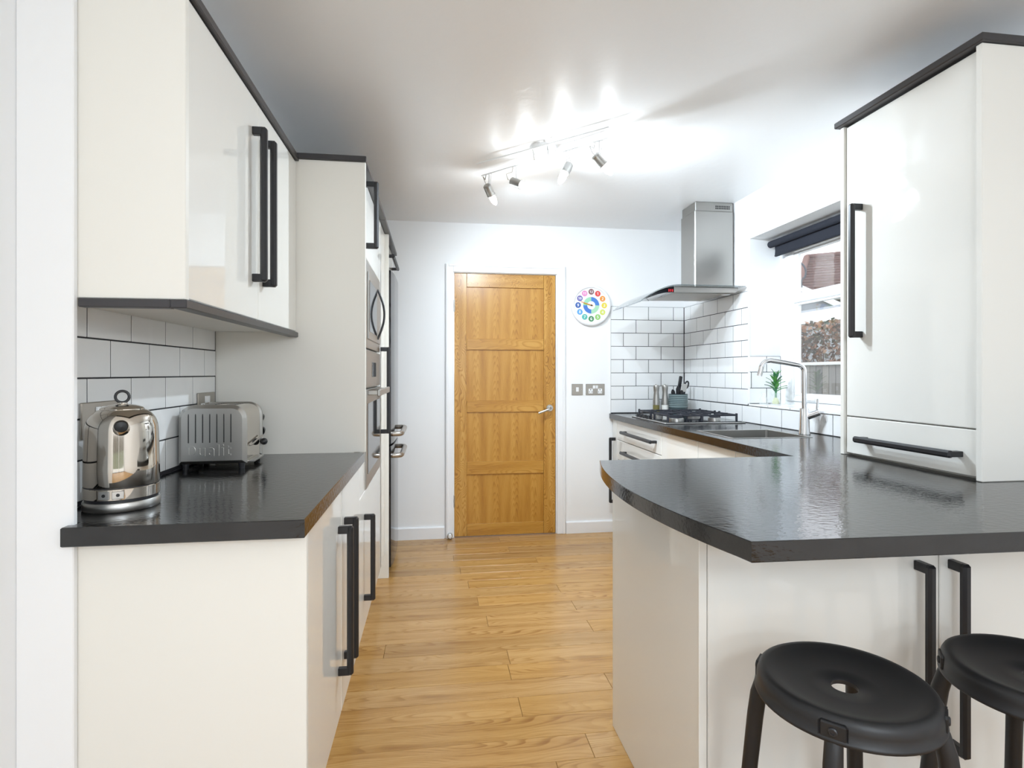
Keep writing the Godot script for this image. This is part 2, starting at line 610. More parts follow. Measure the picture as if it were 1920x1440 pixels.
func back_door() -> void:
	# casing
	var s := g()
	var z := ZB
	for x in [[0.079, 0.138], [0.928, 0.996]]:
		s.box(V(x[0], 0, z), V(x[1], 2.052, z + 0.018), 0.003)
	s.box(V(0.138, 1.988, z), V(0.928, 2.052, z + 0.018), 0.003)
	for x in [[0.084, 0.102], [0.974, 0.991]]:
		s.box(V(x[0], 0, z + 0.016), V(x[1], 2.047, z + 0.023), 0.003)
	s.box(V(0.102, 2.03, z + 0.016), V(0.974, 2.047, z + 0.023), 0.003)
	# lining inside the opening
	s.box(V(0.122, 0, z - 0.13), V(0.1445, 2.004, z + 0.001), 0.001)
	s.box(V(0.9215, 0, z - 0.13), V(0.944, 2.004, z + 0.001), 0.001)
	s.box(V(0.1445, 1.984, z - 0.13), V(0.9215, 2.004, z + 0.001), 0.001)
	struct("trim_1", s, M.gloss_white, "white painted casing round the oak door", "door casing")
	# the leaf
	var d := Node3D.new()
	d.name = "door_1"
	add_child(d)
	d.position = V(0.533, 0, z - 0.02)
	base_of[d] = d.position
	d.set_meta("kind", "structure")
	d.set_meta("label", "oak door with four flat panels and a steel lever")
	d.set_meta("category", "door")
	var f := z - 0.004
	var b := z - 0.044
	for x in [[0.147, 0.238], [0.829, 0.919]]:
		s = g()
		s.turn = true
		s.us = V2(1.0 / 2.2, 5.0)
		s.uo = V2(0.02, 0.02 - x[0] * 5.0 + (0.0 if x[0] < 0.5 else 0.5))
		s.box(V(x[0], 0.006, b), V(x[1], 1.982, f), 0.0015)
		obj("stile", s, M.door_stile, d)
	var rails := [[1.881, 1.982], [1.409, 1.492], [0.938, 1.025], [0.469, 0.564], [0.006, 0.095]]
	for i in rails.size():
		s = g()
		s.us = V2(1.25, 5.0)
		s.uo = V2(0.02 + 0.05 * i - 0.239 * 1.25, 0.03 + 0.11 * i - rails[i][0] * 5.0)
		s.box(V(0.239, rails[i][0], b), V(0.828, rails[i][1], f - 0.0005), 0.0015)
		obj("rail", s, M.door_stile if i == 0 else M.door_rail, d)
	for i in 4:
		s = g()
		s.turn = true
		s.us = V2(1.0 / 0.6, 1.0 / 0.6)
		s.uo = V2((0.03 + 0.09 * i) - (rails[i + 1][1] - 0.003) / 0.6, -0.236 / 0.6)
		s.box(V(0.236, rails[i + 1][1] - 0.003, b + 0.012), V(0.832, rails[i][0] + 0.003, f - 0.012))
		obj("panel", s, M.door_panel, d)
	# lever handle
	var o := V(0.874, 0.965, f)
	s = g()
	s.t = Transform3D(Basis(V(1, 0, 0), V(0, 0, 1), V(0, -1, 0)), o)
	s.lathe([V2(0, 0), V2(0.026, 0), V2(0.026, 0.007), V2(0.024, 0.009), V2(0, 0.009)], Vector3.ZERO, 28)
	s.t = Transform3D()
	s.tube([o + V(0, 0, 0.005), o + V(0, 0, 0.035), o + V(-0.006, -0.002, 0.045), o + V(-0.02, -0.008, 0.048), o + V(-0.095, -0.036, 0.048)], [0.009, 0.009, 0.0095, 0.0095, 0.009], 14)
	obj("lever", s, M.steel, d, "brushed steel lever handle")
	for h in [1.738, 0.273]:
		s = g()
		s.tube([V(0.1455, h - 0.045, f + 0.005), V(0.1455, h - 0.016, f + 0.005)], 0.005, 10)
		s.tube([V(0.1455, h - 0.015, f + 0.005), V(0.1455, h + 0.015, f + 0.005)], 0.0055, 10)
		s.tube([V(0.1455, h + 0.016, f + 0.005), V(0.1455, h + 0.045, f + 0.005)], 0.005, 10)
		obj("hinge", s, M.steel, d)
	# stop on the skirting
	var st := thing("door_stop", "small round steel door stop at the foot of the door casing", "door stop", V(0.112, 0.0, z + 0.02))
	s = g()
	s.t = Transform3D(Basis(V(1, 0, 0), V(0, 0, 1), V(0, -1, 0)), V(0.112, 0.024, z + 0.0185))
	s.lathe([V2(0, 0), V2(0.021, 0), V2(0.021, 0.01), V2(0.019, 0.03), V2(0.013, 0.032)], Vector3.ZERO, 24)
	obj("cup", s, M.steel, st)
	s = g()
	s.t = Transform3D(Basis(V(1, 0, 0), V(0, 0, 1), V(0, -1, 0)), V(0.112, 0.024, z + 0.02))
	s.lathe([V2(0.0135, 0.028), V2(0.012, 0.036), V2(0, 0.038)], Vector3.ZERO, 20)
	obj("buffer", s, M.plastic_white, st)

# ---------------------------------------------------------------- window
func window() -> void:
	var X0 := 2.172
	var s := g()
	# outer frame
	s.box(V(X0, 1.035, -3.272), V(X0 + 0.06, 2.08, -3.212), 0.004)
	s.box(V(X0, 1.035, -1.81), V(X0 + 0.06, 2.08, -1.75), 0.004)
	s.box(V(X0, 1.035, -3.212), V(X0 + 0.06, 1.06, -1.81), 0.003)
	s.box(V(X0, 2.03, -3.212), V(X0 + 0.06, 2.08, -1.81), 0.004)
	s.box(V(X0, 1.06, -2.53), V(X0 + 0.06, 2.03, -2.47), 0.004)
	var w := struct("window_1", s, M.upvc, "white plastic casement window over the sink", "window")
	# black seal between frame and sashes
	s = g()
	for a in [[-3.212, -2.53], [-2.47, -1.81]]:
		s.box(V(X0 + 0.012, 1.06, a[0]), V(X0 + 0.04, 2.03, a[0] + 0.004))
		s.box(V(X0 + 0.012, 1.06, a[1] - 0.004), V(X0 + 0.04, 2.03, a[1]))
	obj("seal", s, M.gasket, w)
	for a in [[-3.207, -2.535], [-2.465, -1.815]]:
		var z0: float = a[0]
		var z1: float = a[1]
		s = g()
		var F := X0 - 0.012
		s.box(V(F, 1.062, z0), V(F + 0.06, 2.028, z0 + 0.081), 0.006)
		s.box(V(F, 1.062, z1 - 0.074), V(F + 0.06, 2.028, z1), 0.006)
		s.box(V(F, 1.062, z0 + 0.081), V(F + 0.06, 1.098, z1 - 0.074), 0.006)
		s.box(V(F, 1.657, z0 + 0.081), V(F + 0.06, 1.703, z1 - 0.074), 0.006)
		s.box(V(F, 1.965, z0 + 0.081), V(F + 0.06, 2.028, z1 - 0.074), 0.006)
		var sash := obj("sash", s, M.upvc, w)
		for hh in [[1.098, 1.657], [1.703, 1.965]]:
			s = g()
			var y0: float = hh[0]
			var y1: float = hh[1]
			var c0 := z0 + 0.081
			var c1 := z1 - 0.074
			s.box(V(F + 0.008, y0, c0), V(F + 0.03, y1, c0 + 0.036), 0.003)
			s.box(V(F + 0.008, y0, c1 - 0.022), V(F + 0.03, y1, c1), 0.003)
			s.box(V(F + 0.008, y0, c0 + 0.036), V(F + 0.03, y0 + 0.014, c1 - 0.022), 0.003)
			s.box(V(F + 0.008, y1 - 0.014, c0 + 0.036), V(F + 0.03, y1, c1 - 0.022), 0.003)
			obj("glazing_bead", s, M.upvc, sash)
			obj("pane", g().box(V(F + 0.028, y0, c0), V(F + 0.03, y1, c1)), M.pane, sash)
	# window catch
	s = g()
	s.box(V(X0 - 0.03, 1.075, -3.02), V(X0 - 0.012, 1.09, -2.92), 0.004)
	obj("catch", s, M.upvc, w)
	# roller blind
	var b := thing("roller_blind", "dark grey roller blind rolled up at the window head", "blind", V(2.1, 1.96, -2.5))
	s = g()
	s.tube([V(2.1, 2.043, -3.262), V(2.1, 2.043, -1.77)], 0.021, 20)
	obj("roll", s, M.blind, b)
	s = g()
	s.prism(PackedVector2Array([V2(2.112, 2.03), V2(2.123, 2.03), V2(2.126, 2.0), V2(2.122, 1.968), V2(2.111, 1.968), V2(2.114, 2.0)]), 2, -3.235, -1.79, 0.001)
	obj("fabric", s, M.blind, b)
	s = g()
	s.box(V(2.108, 1.962, -3.235), V(2.125, 1.972, -1.79), 0.003)
	obj("bottom_bar", s, M.blind, b)

# ---------------------------------------------------------------- wall tiles
# a tile 8 mm thick with a chamfered face, standing on a wall; a and c are opposite corners in the wall plane
func tile(parent: Node, ax: int, face: float, out: float, a: Vector2, c: Vector2) -> void:
	if absf(c.x - a.x) < 0.012 or absf(c.y - a.y) < 0.012:
		return
	var gp := 0.0019
	var lo := V2(minf(a.x, c.x) + gp, minf(a.y, c.y) + gp)
	var hi := V2(maxf(a.x, c.x) - gp, maxf(a.y, c.y) - gp)
	var s := g()
	var b := 0.0012
	var P := func(p: Vector2, d: float) -> Vector3:
		if ax == 0:
			return Vector3(face - out * d, p.y, p.x)
		if ax == 2:
			return Vector3(p.x, p.y, face - out * d)
		return Vector3(p.x, face - out * d, p.y)
	var cs := [lo, V2(hi.x, lo.y), hi, V2(lo.x, hi.y)]
	var ins := [lo + V2(b, b), V2(hi.x - b, lo.y + b), hi - V2(b, b), V2(lo.x + b, hi.y - b)]
	var nn := Vector3()
	nn[ax] = out
	s.quad(P.call(ins[0], 0.0), P.call(ins[1], 0.0), P.call(ins[2], 0.0), P.call(ins[3], 0.0), nn)
	var mid: Vector3 = P.call((lo + hi) / 2, 0.0)
	for i in 4:
		var j := (i + 1) % 4
		var e: Vector3 = (P.call((cs[i] + cs[j]) / 2, 0.0) - mid).normalized()
		s.quad(P.call(ins[i], 0.0), P.call(ins[j], 0.0), P.call(cs[j], b), P.call(cs[i], b), (nn + e).normalized())
		s.quad(P.call(cs[i], b), P.call(cs[j], b), P.call(cs[j], 0.008), P.call(cs[i], 0.008), e)
	obj("tile", s, M.tile, parent)

# rows of half-lapped tiles between u0 and u1, cut at both ends; joint: where a joint falls in the even rows
func tile_rows(parent: Node, ax: int, face: float, out: float, u0: float, u1: float, h0: float, h1: float, top: float, hh: float, ww: float, joint: float) -> void:
	var r := 0
	var y1 := top
	while y1 > h0 + 0.01:
		var y0 := maxf(y1 - hh, h0)
		if y1 <= h1 + 0.005:
			var o := joint + (ww / 2 if r % 2 == 1 else 0.0)
			var k := floorf((u0 - o) / ww)
			while o + k * ww < u1:
				var a := maxf(o + k * ww, u0)
				var c := minf(o + (k + 1) * ww, u1)
				if c > a:
					tile(parent, ax, face, out, V2(a, y0), V2(c, y1))
				k += 1
		r += 1
		y1 -= hh

func tiles() -> void:
	# left wall
	var t := struct("wall_tiles_left", g().box(V(XL + 0.0005, 0.92, -2.27), V(-0.8312, 1.4, -1.286)), M.grout, "white brick-laid tiles with dark grout behind the kettle and toaster", "wall tiles")
	tile_rows(t, 0, -0.83, 1.0, -2.268, -1.288, 0.921, 1.43, 1.417, 0.0975, 0.198, -2.067)
	# far wall beside the hob
	t = struct("wall_tiles_back", g().box(V(1.356, 0.92, ZB + 0.0005), V(1.9545, 1.752, ZB + 0.0078)), M.grout, "white brick-laid tiles with dark grout on the far wall beside the clock", "wall tiles")
	tile_rows(t, 2, ZB + 0.009, 1.0, 1.356, 1.956, 0.921, 1.76, 1.752, 0.1035, 0.2055, 1.458)
	obj("edge_trim", g().box(V(1.352, 0.92, ZB), V(1.3565, 1.752, ZB + 0.0095), 0.001), M.plastic_white, t)
	# window wall
	t = struct("wall_tiles_right", g().box(V(1.9582, 0.92, ZB), V(XR - 0.0005, 1.0195, -1.98)).box(V(1.9582, 1.02, ZB), V(XR - 0.0005, 1.752, -3.274)), M.grout, "white brick-laid tiles with dark grout below the hood and behind the tap", "wall tiles")
	tile_rows(t, 0, 1.957, -1.0, -4.184, -3.276, 1.03, 1.76, 1.752, 0.1035, 0.2065, -4.075)
	tile_rows(t, 0, 1.957, -1.0, -4.184, -1.982, 0.921, 1.03, 1.0275, 0.1065, 0.2065, -3.76)
	obj("edge_trim", g().box(V(1.956, 1.03, -3.276), V(XR, 1.752, -3.27), 0.001), M.plastic_white, t)
	# tiles on the reveal and the sill
	t = struct("wall_tiles_reveal", g().box(V(XR, 1.03, -3.2715), V(2.171, 1.339, -3.2632)), M.grout, "white tiles lining the lower window reveal", "wall tiles")
	tile_rows(t, 2, -3.262, 1.0, 1.958, 2.171, 1.042, 1.34, 1.339, 0.1, 0.2065, 2.075)
	t = struct("window_sill", g().box(V(1.9518, 1.03, -3.27), V(2.171, 1.0398, -1.76)), M.grout, "white tiled window sill behind the tap", "window sill")
	var z := -3.262
	while z < -1.78:
		var z1 := minf(z + 0.2065, -1.762)
		var s := g()
		s.box(V(1.9505, 1.0285, z + 0.0012), V(2.172, 1.041, z1 - 0.0012), 0.002)
		obj("tile", s, M.tile, t)
		z += 0.2065

# ---------------------------------------------------------------- cabinets
# a lacquered front; returns the part so that a handle can hang on it
func front(parent: Node, a: Vector3, c: Vector3, called := "door") -> MeshInstance3D:
	return obj(called, g().box(a, c, 0.0025), M.cream_gloss, parent)

func left_run() -> void:
	# base unit
	var c := thing("base_cabinet", "cream gloss double base cabinet under the kettle worktop", "cabinet", V(-0.55, 0, -1.82))
	obj("end_panel", g().box(V(-0.829, 0, -1.304), V(-0.281, 0.88, -1.286), 0.0015), M.cream, c)
	obj("carcass", g().box(V(-0.83, 0.15, -2.268), V(-0.315, 0.88, -1.305)), M.cream, c)
	obj("plinth", g().box(V(-0.37, 0, -2.268), V(-0.352, 0.149, -1.305)), M.cream, c)
	var d := front(c, V(-0.314, 0.152, -1.836), V(-0.295, 0.874, -1.306))
	handle(d, V(-0.295, 0.53, -1.782), 1, 0.462, V(1, 0, 0))
	d = front(c, V(-0.314, 0.152, -2.268), V(-0.295, 0.874, -1.839))
	handle(d, V(-0.295, 0.526, -1.897), 1, 0.466, V(1, 0, 0))
	# worktop, notched round the pier
	var w := thing("kettle_worktop", "short charcoal worktop with kettle and toaster on it", "worktop", V(-0.55, 0.88, -1.76))
	obj("slab", g().prism(PackedVector2Array([V2(-0.829, -2.2695), V2(-0.276, -2.2695), V2(-0.276, -1.245), V2(-0.752, -1.245), V2(-0.752, -1.2685), V2(-0.7405, -1.2685), V2(-0.7405, -1.2855), V2(-0.829, -1.2855)]), 1, 0.88, 0.92, 0.002), M.worktop, w)
	# wall unit
	c = thing("wall_cabinet", "cream gloss double wall cabinet above the toaster, dark edged", "cabinet", V(-0.68, 1.375, -1.78))
	obj("end_panel", g().box(V(-0.829, 1.393, -1.304), V(-0.5315, 2.06, -1.286), 0.0015), M.cream, c)
	obj("carcass", g().box(V(-0.829, 1.393, -2.268), V(-0.556, 2.06, -1.305)), M.under, c)
	d = front(c, V(-0.554, 1.396, -1.794), V(-0.535, 2.056, -1.306))
	handle(d, V(-0.535, 1.735, -1.745), 1, 0.46, V(1, 0, 0), 0.032)
	d = front(c, V(-0.554, 1.396, -2.268), V(-0.535, 2.056, -1.797))
	handle(d, V(-0.535, 1.735, -1.845), 1, 0.46, V(1, 0, 0), 0.032)
	obj("cornice", g().prism(PackedVector2Array([V2(-0.829, -2.2695), V2(-0.525, -2.2695), V2(-0.525, -1.2755), V2(-0.741, -1.2755), V2(-0.741, -1.2855), V2(-0.829, -1.2855)]), 1, 2.0605, 2.083, 0.002), M.trim_dark, c, "dark top moulding")
	var s := g()
	s.box(V(-0.56, 1.3735, -2.2685), V(-0.527, 1.3925, -1.28), 0.002)
	s.box(V(-0.7405, 1.3735, -1.305), V(-0.56, 1.3925, -1.28), 0.002)
	obj("pelmet", s, M.trim_dark, c, "dark light pelmet")

func tall_run() -> void:
	# housing of oven and microwave
	var c := thing("oven_housing", "tall cream cabinet holding the oven and the microwave", "cabinet", V(-0.56, 0, -2.69))
	obj("side_panel", g().prism(PackedVector2Array([V2(-0.849, 0.15), V2(-0.3155, 0.15), V2(-0.3155, 0.9205), V2(-0.272, 0.9205), V2(-0.272, 2.07), V2(-0.849, 2.07)]), 2, -2.289, -2.2705, 0.0015), M.cream, c)
	obj("carcass", g().box(V(-0.849, 0.15, -3.115), V(-0.316, 2.07, -2.29)), M.cream, c)
	obj("plinth", g().box(V(-0.37, 0, -3.115), V(-0.352, 0.149, -2.2705)), M.cream, c)
	var d := front(c, V(-0.315, 0.152, -3.112), V(-0.296, 0.729, -2.272))
	handle(d, V(-0.296, 0.452, -2.43), 1, 0.366, V(1, 0, 0))
	d = front(c, V(-0.315, 1.735, -3.112), V(-0.296, 2.062, -2.292))
	handle(d, V(-0.296, 1.905, -2.43), 1, 0.285, V(1, 0, 0), 0.05)
	obj("filler", g().box(V(-0.315, 0.731, -2.458), V(-0.298, 1.733, -2.29), 0.001), M.cream_gloss, c)
	obj("cornice", g().box(V(-0.849, 2.0705, -3.1155), V(-0.268, 2.092, -2.26), 0.002), M.trim_dark, c, "dark top moulding")
	# oven
	var o := thing("built_in_oven", "stainless built-in oven below the microwave", "oven", V(-0.31, 0.731, -2.78))
	obj("fascia", g().box(V(-0.3155, 1.17, -3.09), V(-0.292, 1.336, -2.46), 0.002), M.brushed, o)
	obj("door", g().box(V(-0.3155, 0.733, -3.09), V(-0.291, 1.162, -2.46), 0.002), M.brushed, o)
	obj("door_glass", g().box(V(-0.2915, 0.79, -3.04), V(-0.2895, 1.1, -2.51), 0.0005), M.dark_glass, o)
	obj("display", g().box(V(-0.2925, 1.215, -2.86), V(-0.2905, 1.285, -2.69), 0.0005), M.black_gloss, o)
	var s := g()
	s.box(V(-0.249, 1.132, -3.03), V(-0.237, 1.162, -2.5), 0.003)
	for z in [-3.01, -2.54]:
		s.box(V(-0.2915, 1.137, z), V(-0.24, 1.157, z + 0.02), 0.002)
	obj("handle", s, M.brushed, o)
	# microwave
	o = thing("built_in_microwave", "stainless built-in microwave with a bowed handle", "microwave", V(-0.31, 1.365, -2.79))
	obj("surround", g().box(V(-0.3155, 1.345, -3.09), V(-0.294, 1.728, -2.46), 0.002), M.brushed, o)
	obj("door", g().box(V(-0.2945, 1.385, -3.06), V(-0.289, 1.685, -2.53), 0.002), M.brushed, o)
	obj("door_glass", g().box(V(-0.2895, 1.42, -2.87), V(-0.2875, 1.65, -2.56), 0.0005), M.dark_glass, o)
	var arc := []
	for i in 17:
		var k := i / 16.0
		arc.append(V(-0.289 + 0.034 * sin(PI * k), 1.405 + 0.255 * k, -2.915))
	obj("handle", g().tube(arc, 0.0055, 10), M.black, o, "dark bowed handle")
	# larder unit
	c = thing("larder_cabinet", "tall narrow cream larder cabinet between oven and fridge", "cabinet", V(-0.56, 0, -3.28))
	obj("carcass", g().box(V(-0.849, 0.15, -3.42), V(-0.316, 2.07, -3.117)), M.cream, c)
	obj("plinth", g().box(V(-0.37, 0, -3.42), V(-0.352, 0.149, -3.117)), M.cream, c)
	obj("end_panel", g().box(V(-0.849, 0, -3.44), V(-0.274, 2.07, -3.421), 0.0015), M.cream, c)
	d = front(c, V(-0.315, 0.152, -3.418), V(-0.296, 2.062, -3.118))
	handle(d, V(-0.296, 1.138, -3.15), 1, 0.478, V(1, 0, 0), 0.043)
	obj("cornice", g().box(V(-0.849, 2.0705, -3.4405), V(-0.268, 2.092, -3.1165), 0.002), M.trim_dark, c, "dark top moulding")
	# unit over the fridge
	c = thing("bridging_cabinet", "small cream cabinet bridging above the fridge freezer", "cabinet", V(-0.56, 1.89, -3.75))
	obj("carcass", g().box(V(-0.849, 1.89, -4.06), V(-0.316, 2.07, -3.4415)), M.cream, c)
	d = front(c, V(-0.315, 1.892, -4.058), V(-0.296, 2.062, -3.443))
	handle(d, V(-0.296, 1.957, -3.74), 2, 0.46, V(1, 0, 0), 0.042)
	obj("cornice", g().box(V(-0.849, 2.0705, -4.065), V(-0.268, 2.092, -3.4415), 0.002), M.trim_dark, c, "dark top moulding")
	# fridge freezer
	var f := thing("fridge_freezer", "tall gloss black fridge freezer by the far wall", "fridge freezer", V(-0.55, 0, -3.755))
	obj("body", g().box(V(-0.84, 0.03, -4.05), V(-0.32, 1.86, -3.46), 0.004), M.black_matte, f)
	for h in [[0.05, 0.786], [0.798, 1.86]]:
		var poly := PackedVector2Array([V2(-0.315, -3.462), V2(-0.315, -4.048)])
		for i in 9:
			var k := i / 8.0
			poly.append(V2(-0.25 - 0.014 * pow(2.0 * k - 1.0, 4), -4.046 + 0.582 * k))
		s = g().prism(poly, 1, h[0], h[1], 0.004)
		d = obj("door", s, M.black_gloss, f)
		var y: float = 0.722 if h[0] < 0.5 else 0.856
		var pts := [V(-0.262, y, -3.53), V(-0.225, y, -3.53), V(-0.21, y, -3.545), V(-0.205, y, -3.57), V(-0.205, y, -3.94), V(-0.21, y, -3.965), V(-0.225, y, -3.98), V(-0.262, y, -3.98)]
		obj("handle", g().tube(pts, 0.0155, 14), M.plate, d, "satin steel bow handle")
	for z in [-3.5, -4.0]:
		obj("foot", g().lathe([V2(0, 0), V2(0.02, 0), V2(0.02, 0.03), V2(0, 0.03)], V(-0.36, 0, z), 14), M.black_matte, f)

func right_run() -> void:
	# pull-out unit beside the far wall
	var c := thing("pullout_cabinet", "very narrow cream pull-out cabinet against the far wall", "cabinet", V(1.65, 0, -4.13))
	obj("carcass", g().box(V(1.391, 0.15, -4.186), V(1.945, 0.88, -4.08)), M.cream, c)
	obj("plinth", g().box(V(1.43, 0, -4.186), V(1.448, 0.149, -4.08)), M.cream, c)
	var d := front(c, V(1.371, 0.152, -4.185), V(1.39, 0.874, -4.0815))
	handle(d, V(1.371, 0.49, -4.12), 1, 0.5, V(-1, 0, 0), 0.04)
	# pan drawers under the hob
	c = thing("drawer_cabinet", "cream three-drawer cabinet under the gas hob", "cabinet", V(1.65, 0, -3.66))
	obj("carcass", g().box(V(1.391, 0.15, -4.079), V(1.945, 0.88, -3.245)), M.cream, c)
	obj("plinth", g().box(V(1.43, 0, -4.079), V(1.448, 0.149, -3.245)), M.cream, c)
	for h in [[0.731, 0.874, 0.803], [0.582, 0.727, 0.656], [0.152, 0.578, 0.5]]:
		d = front(c, V(1.371, h[0], -4.0775), V(1.39, h[1], -3.2465), "drawer")
		handle(d, V(1.371, h[2], -3.6), 2, 0.575, V(-1, 0, 0), 0.04)
	# cupboards
	var spots := [[-3.243, -2.771, "single-door cream base cabinet between the pan drawers and the sink", -2.82], [-2.769, -2.401, "single-door cream base cabinet under the sink", -2.72], [-2.399, -1.955, "single-door cream base cabinet at the inner corner of the worktop", -2.35]]
	for q in spots:
		var z0: float = q[0]
		var z1: float = q[1]
		c = thing("base_cabinet", q[2], "cabinet", V(1.65, 0, (z0 + z1) / 2))
		var top := 0.7 if z0 == -2.769 or z0 == -3.243 else 0.88
		var s := g()
		s.box(V(1.391, 0.15, z0), V(1.945, top, z1))
		obj("carcass", s, M.cream, c)
		obj("plinth", g().box(V(1.43, 0, z0), V(1.448, 0.149, z1)), M.cream, c)
		d = front(c, V(1.371, 0.152, z0 + 0.0015), V(1.39, 0.874, z1 - 0.0015))
		handle(d, V(1.371, 0.48, q[3]), 1, 0.46, V(-1, 0, 0), 0.04)
	# L-shaped worktop with the sink cut-out and the curved breakfast-bar end
	var poly := PackedVector2Array()
	poly.append(V2(1.345, -4.186))
	poly.append(V2(1.955, -4.186))
	# slit to the cut-out
	poly.append(V2(1.955, -2.675))
	poly.append(V2(1.815, -2.675))
	poly.append(V2(1.815, -2.85))
	poly.append(V2(1.42, -2.85))
	poly.append(V2(1.42, -2.5))
	poly.append(V2(1.815, -2.5))
	poly.append(V2(1.815, -2.6746))
	poly.append(V2(1.955, -2.6746))
	poly.append(V2(1.955, -0.935))
	poly.append(V2(0.585, -0.968))
	for i in range(1, 24):
		var z := -0.968 - (1.943 - 0.968) * i / 24.0
		poly.append(V2(0.517 + 0.3 * pow(z + 1.455, 2), z))
	poly.append(V2(0.588, -1.943))
	poly.append(V2(1.345, -1.943))
	var w := thing("breakfast_bar_worktop", "long charcoal worktop with a curved breakfast bar end and inset sink", "worktop", V(1.3, 0.88, -2.0))
	obj("slab", g().prism(poly, 1, 0.88, 0.92, 0.0015), M.worktop, w)

func peninsula() -> void:
	var c := thing("peninsula_cabinet", "cream gloss double cabinet under the breakfast bar, behind the stools", "cabinet", V(1.25, 0, -1.56))
	obj("end_panel", g().box(V(0.617, 0, -1.885), V(0.637, 0.88, -1.24), 0.0015), M.cream_gloss, c)
	obj("back_panel", g().box(V(0.637, 0, -1.885), V(1.369, 0.88, -1.867), 0.001), M.cream, c)
	obj("carcass", g().box(V(0.638, 0.15, -1.866), V(1.88, 0.88, -1.262)), M.cream, c)
	obj("plinth", g().box(V(0.638, 0, -1.318), V(1.88, 0.149, -1.3)), M.cream, c)
	var d := front(c, V(0.6395, 0.152, -1.26), V(1.2565, 0.874, -1.241))
	handle(d, V(1.193, 0.529, -1.241), 1, 0.478, V(0, 0, 1), 0.04)
	d = front(c, V(1.2595, 0.152, -1.26), V(1.878, 0.874, -1.241))
	handle(d, V(1.289, 0.527, -1.241), 1, 0.478, V(0, 0, 1), 0.04)

func larder_dresser() -> void:
	var c := thing("counter_cupboard", "tall cream gloss cupboard standing on the breakfast bar worktop", "cabinet", V(1.76, 0.92, -1.69))
	obj("near_panel", g().box(V(1.558, 0.9205, -1.42), V(1.955, 2.185, -1.4), 0.002), M.cream_gloss, c)
	obj("far_panel", g().box(V(1.566, 0.9205, -1.976), V(1.955, 2.185, -1.957), 0.0015), M.cream, c)
	obj("carcass", g().box(V(1.597, 0.9205, -1.956), V(1.955, 2.185, -1.421)), M.cream, c)
	var d := front(c, V(1.575, 1.0705, -1.955), V(1.596, 2.18, -1.423))
	handle(d, V(1.575, 1.6145, -1.878), 1, 0.498, V(-1, 0, 0), 0.04)
	d = front(c, V(1.575, 0.928, -1.955), V(1.596, 1.0665, -1.423), "drawer")
	handle(d, V(1.575, 0.99, -1.67), 2, 0.395, V(-1, 0, 0), 0.04)
	obj("cornice", g().prism(PackedVector2Array([V2(1.548, -1.986), V2(1.955, -1.986), V2(1.955, -1.39), V2(1.548, -1.39)]), 1, 2.186, 2.21, 0.003), M.trim_dark, c, "dark top moulding")

# ---------------------------------------------------------------- hood, hob, sink
func hood() -> void:
	var h := thing("cooker_hood", "stainless chimney cooker hood with a curved glass canopy", "cooker hood", V(1.75, 1.685, -3.56))
	var z0 := -3.655
	var z1 := -3.445
	var s := g()
	s.box(V(1.685, 1.79, z0), V(1.955, 2.3, z1), 0.006)
	obj("chimney", s, M.brushed, h)
	s = g()
	s.box(V(1.691, 2.29, z0 + 0.006), V(1.955, HC - 0.001, z1 - 0.006), 0.005)
	var up := obj("upper_chimney", s, M.brushed, h)
	for i in 9:
		for j in 2:
			var x := 1.835 + i * 0.0115
			obj("vent_slot", g().box(V(x - 0.0038, 2.313 + j * 0.013, z1 - 0.0075), V(x + 0.0038, 2.323 + j * 0.013, z1 - 0.0055)), M.black_matte, up)
	# glass canopy: flat at the wall, curving down to the front
	var up_line := []
	for x in [1.956, 1.8, 1.65, 1.52]:
		up_line.append(V2(x, 1.788))
	for i in range(1, 11):
		var k := i / 10.0
		up_line.append(V2(1.52 - 0.262 * k, 1.788 - 0.108 * pow(k, 1.9)))
	var poly := PackedVector2Array()
	for p: Vector2 in up_line:
		poly.append(p)
	for i in range(up_line.size() - 1, -1, -1):
		poly.append(up_line[i] - V2(0, 0.007))
	obj("glass_canopy", g().prism(poly, 2, -3.83, -3.3, 0.001, 0.6), M.hood_glass, h, "clear curved glass canopy")
	# body below the glass
	obj("body", g().prism(PackedVector2Array([V2(1.5, 1.78), V2(1.935, 1.78), V2(1.935, 1.762), V2(1.915, 1.749), V2(1.5, 1.745)]), 2, -3.78, -3.35, 0.002), M.brushed, h)
	var body: Node = h.get_node("body")
	obj("grease_filter", g().box(V(1.53, 1.7445, -3.73), V(1.86, 1.7475, -3.4), 0.001), M.plate, body)
	for z in [-3.71, -3.42]:
		obj("lamp_lens", g().lathe([V2(0, 1.7435), V2(0.026, 1.7435), V2(0.028, 1.7455)], V(1.885, 0, z), 18), M.plastic_white, body)
	# dark control strip that follows the curve
	poly = PackedVector2Array()
	var lower := []
	for i in 9:
		var k := i / 8.0
		var x := 1.5 - 0.145 * k
		var g0 := clampf((1.52 - x) / 0.262, 0, 1)
		var y := 1.78 - 0.108 * pow(g0, 1.9)
		poly.append(V2(x, y))
		lower.append(V2(x, y - lerpf(0.036, 0.018, k)))
	lower.reverse()
	for p: Vector2 in lower:
		poly.append(p)
	var ctl := obj("control_strip", g().prism(poly, 2, -3.78, -3.35, 0.001), M.dark_glass, h, "dark glass control strip")
	var red := mat(rgb(190, 40, 50), 0.4)
	red.emission_enabled = true
	red.emission = Color(0.9, 0.1, 0.12)
	red.emission_energy_multiplier = 0.12
	for i in 3:
		obj("display_digit", g().box(V(1.462 + i * 0.012, 1.748, -3.3502), V(1.469 + i * 0.012, 1.764, -3.3488)), red, ctl)

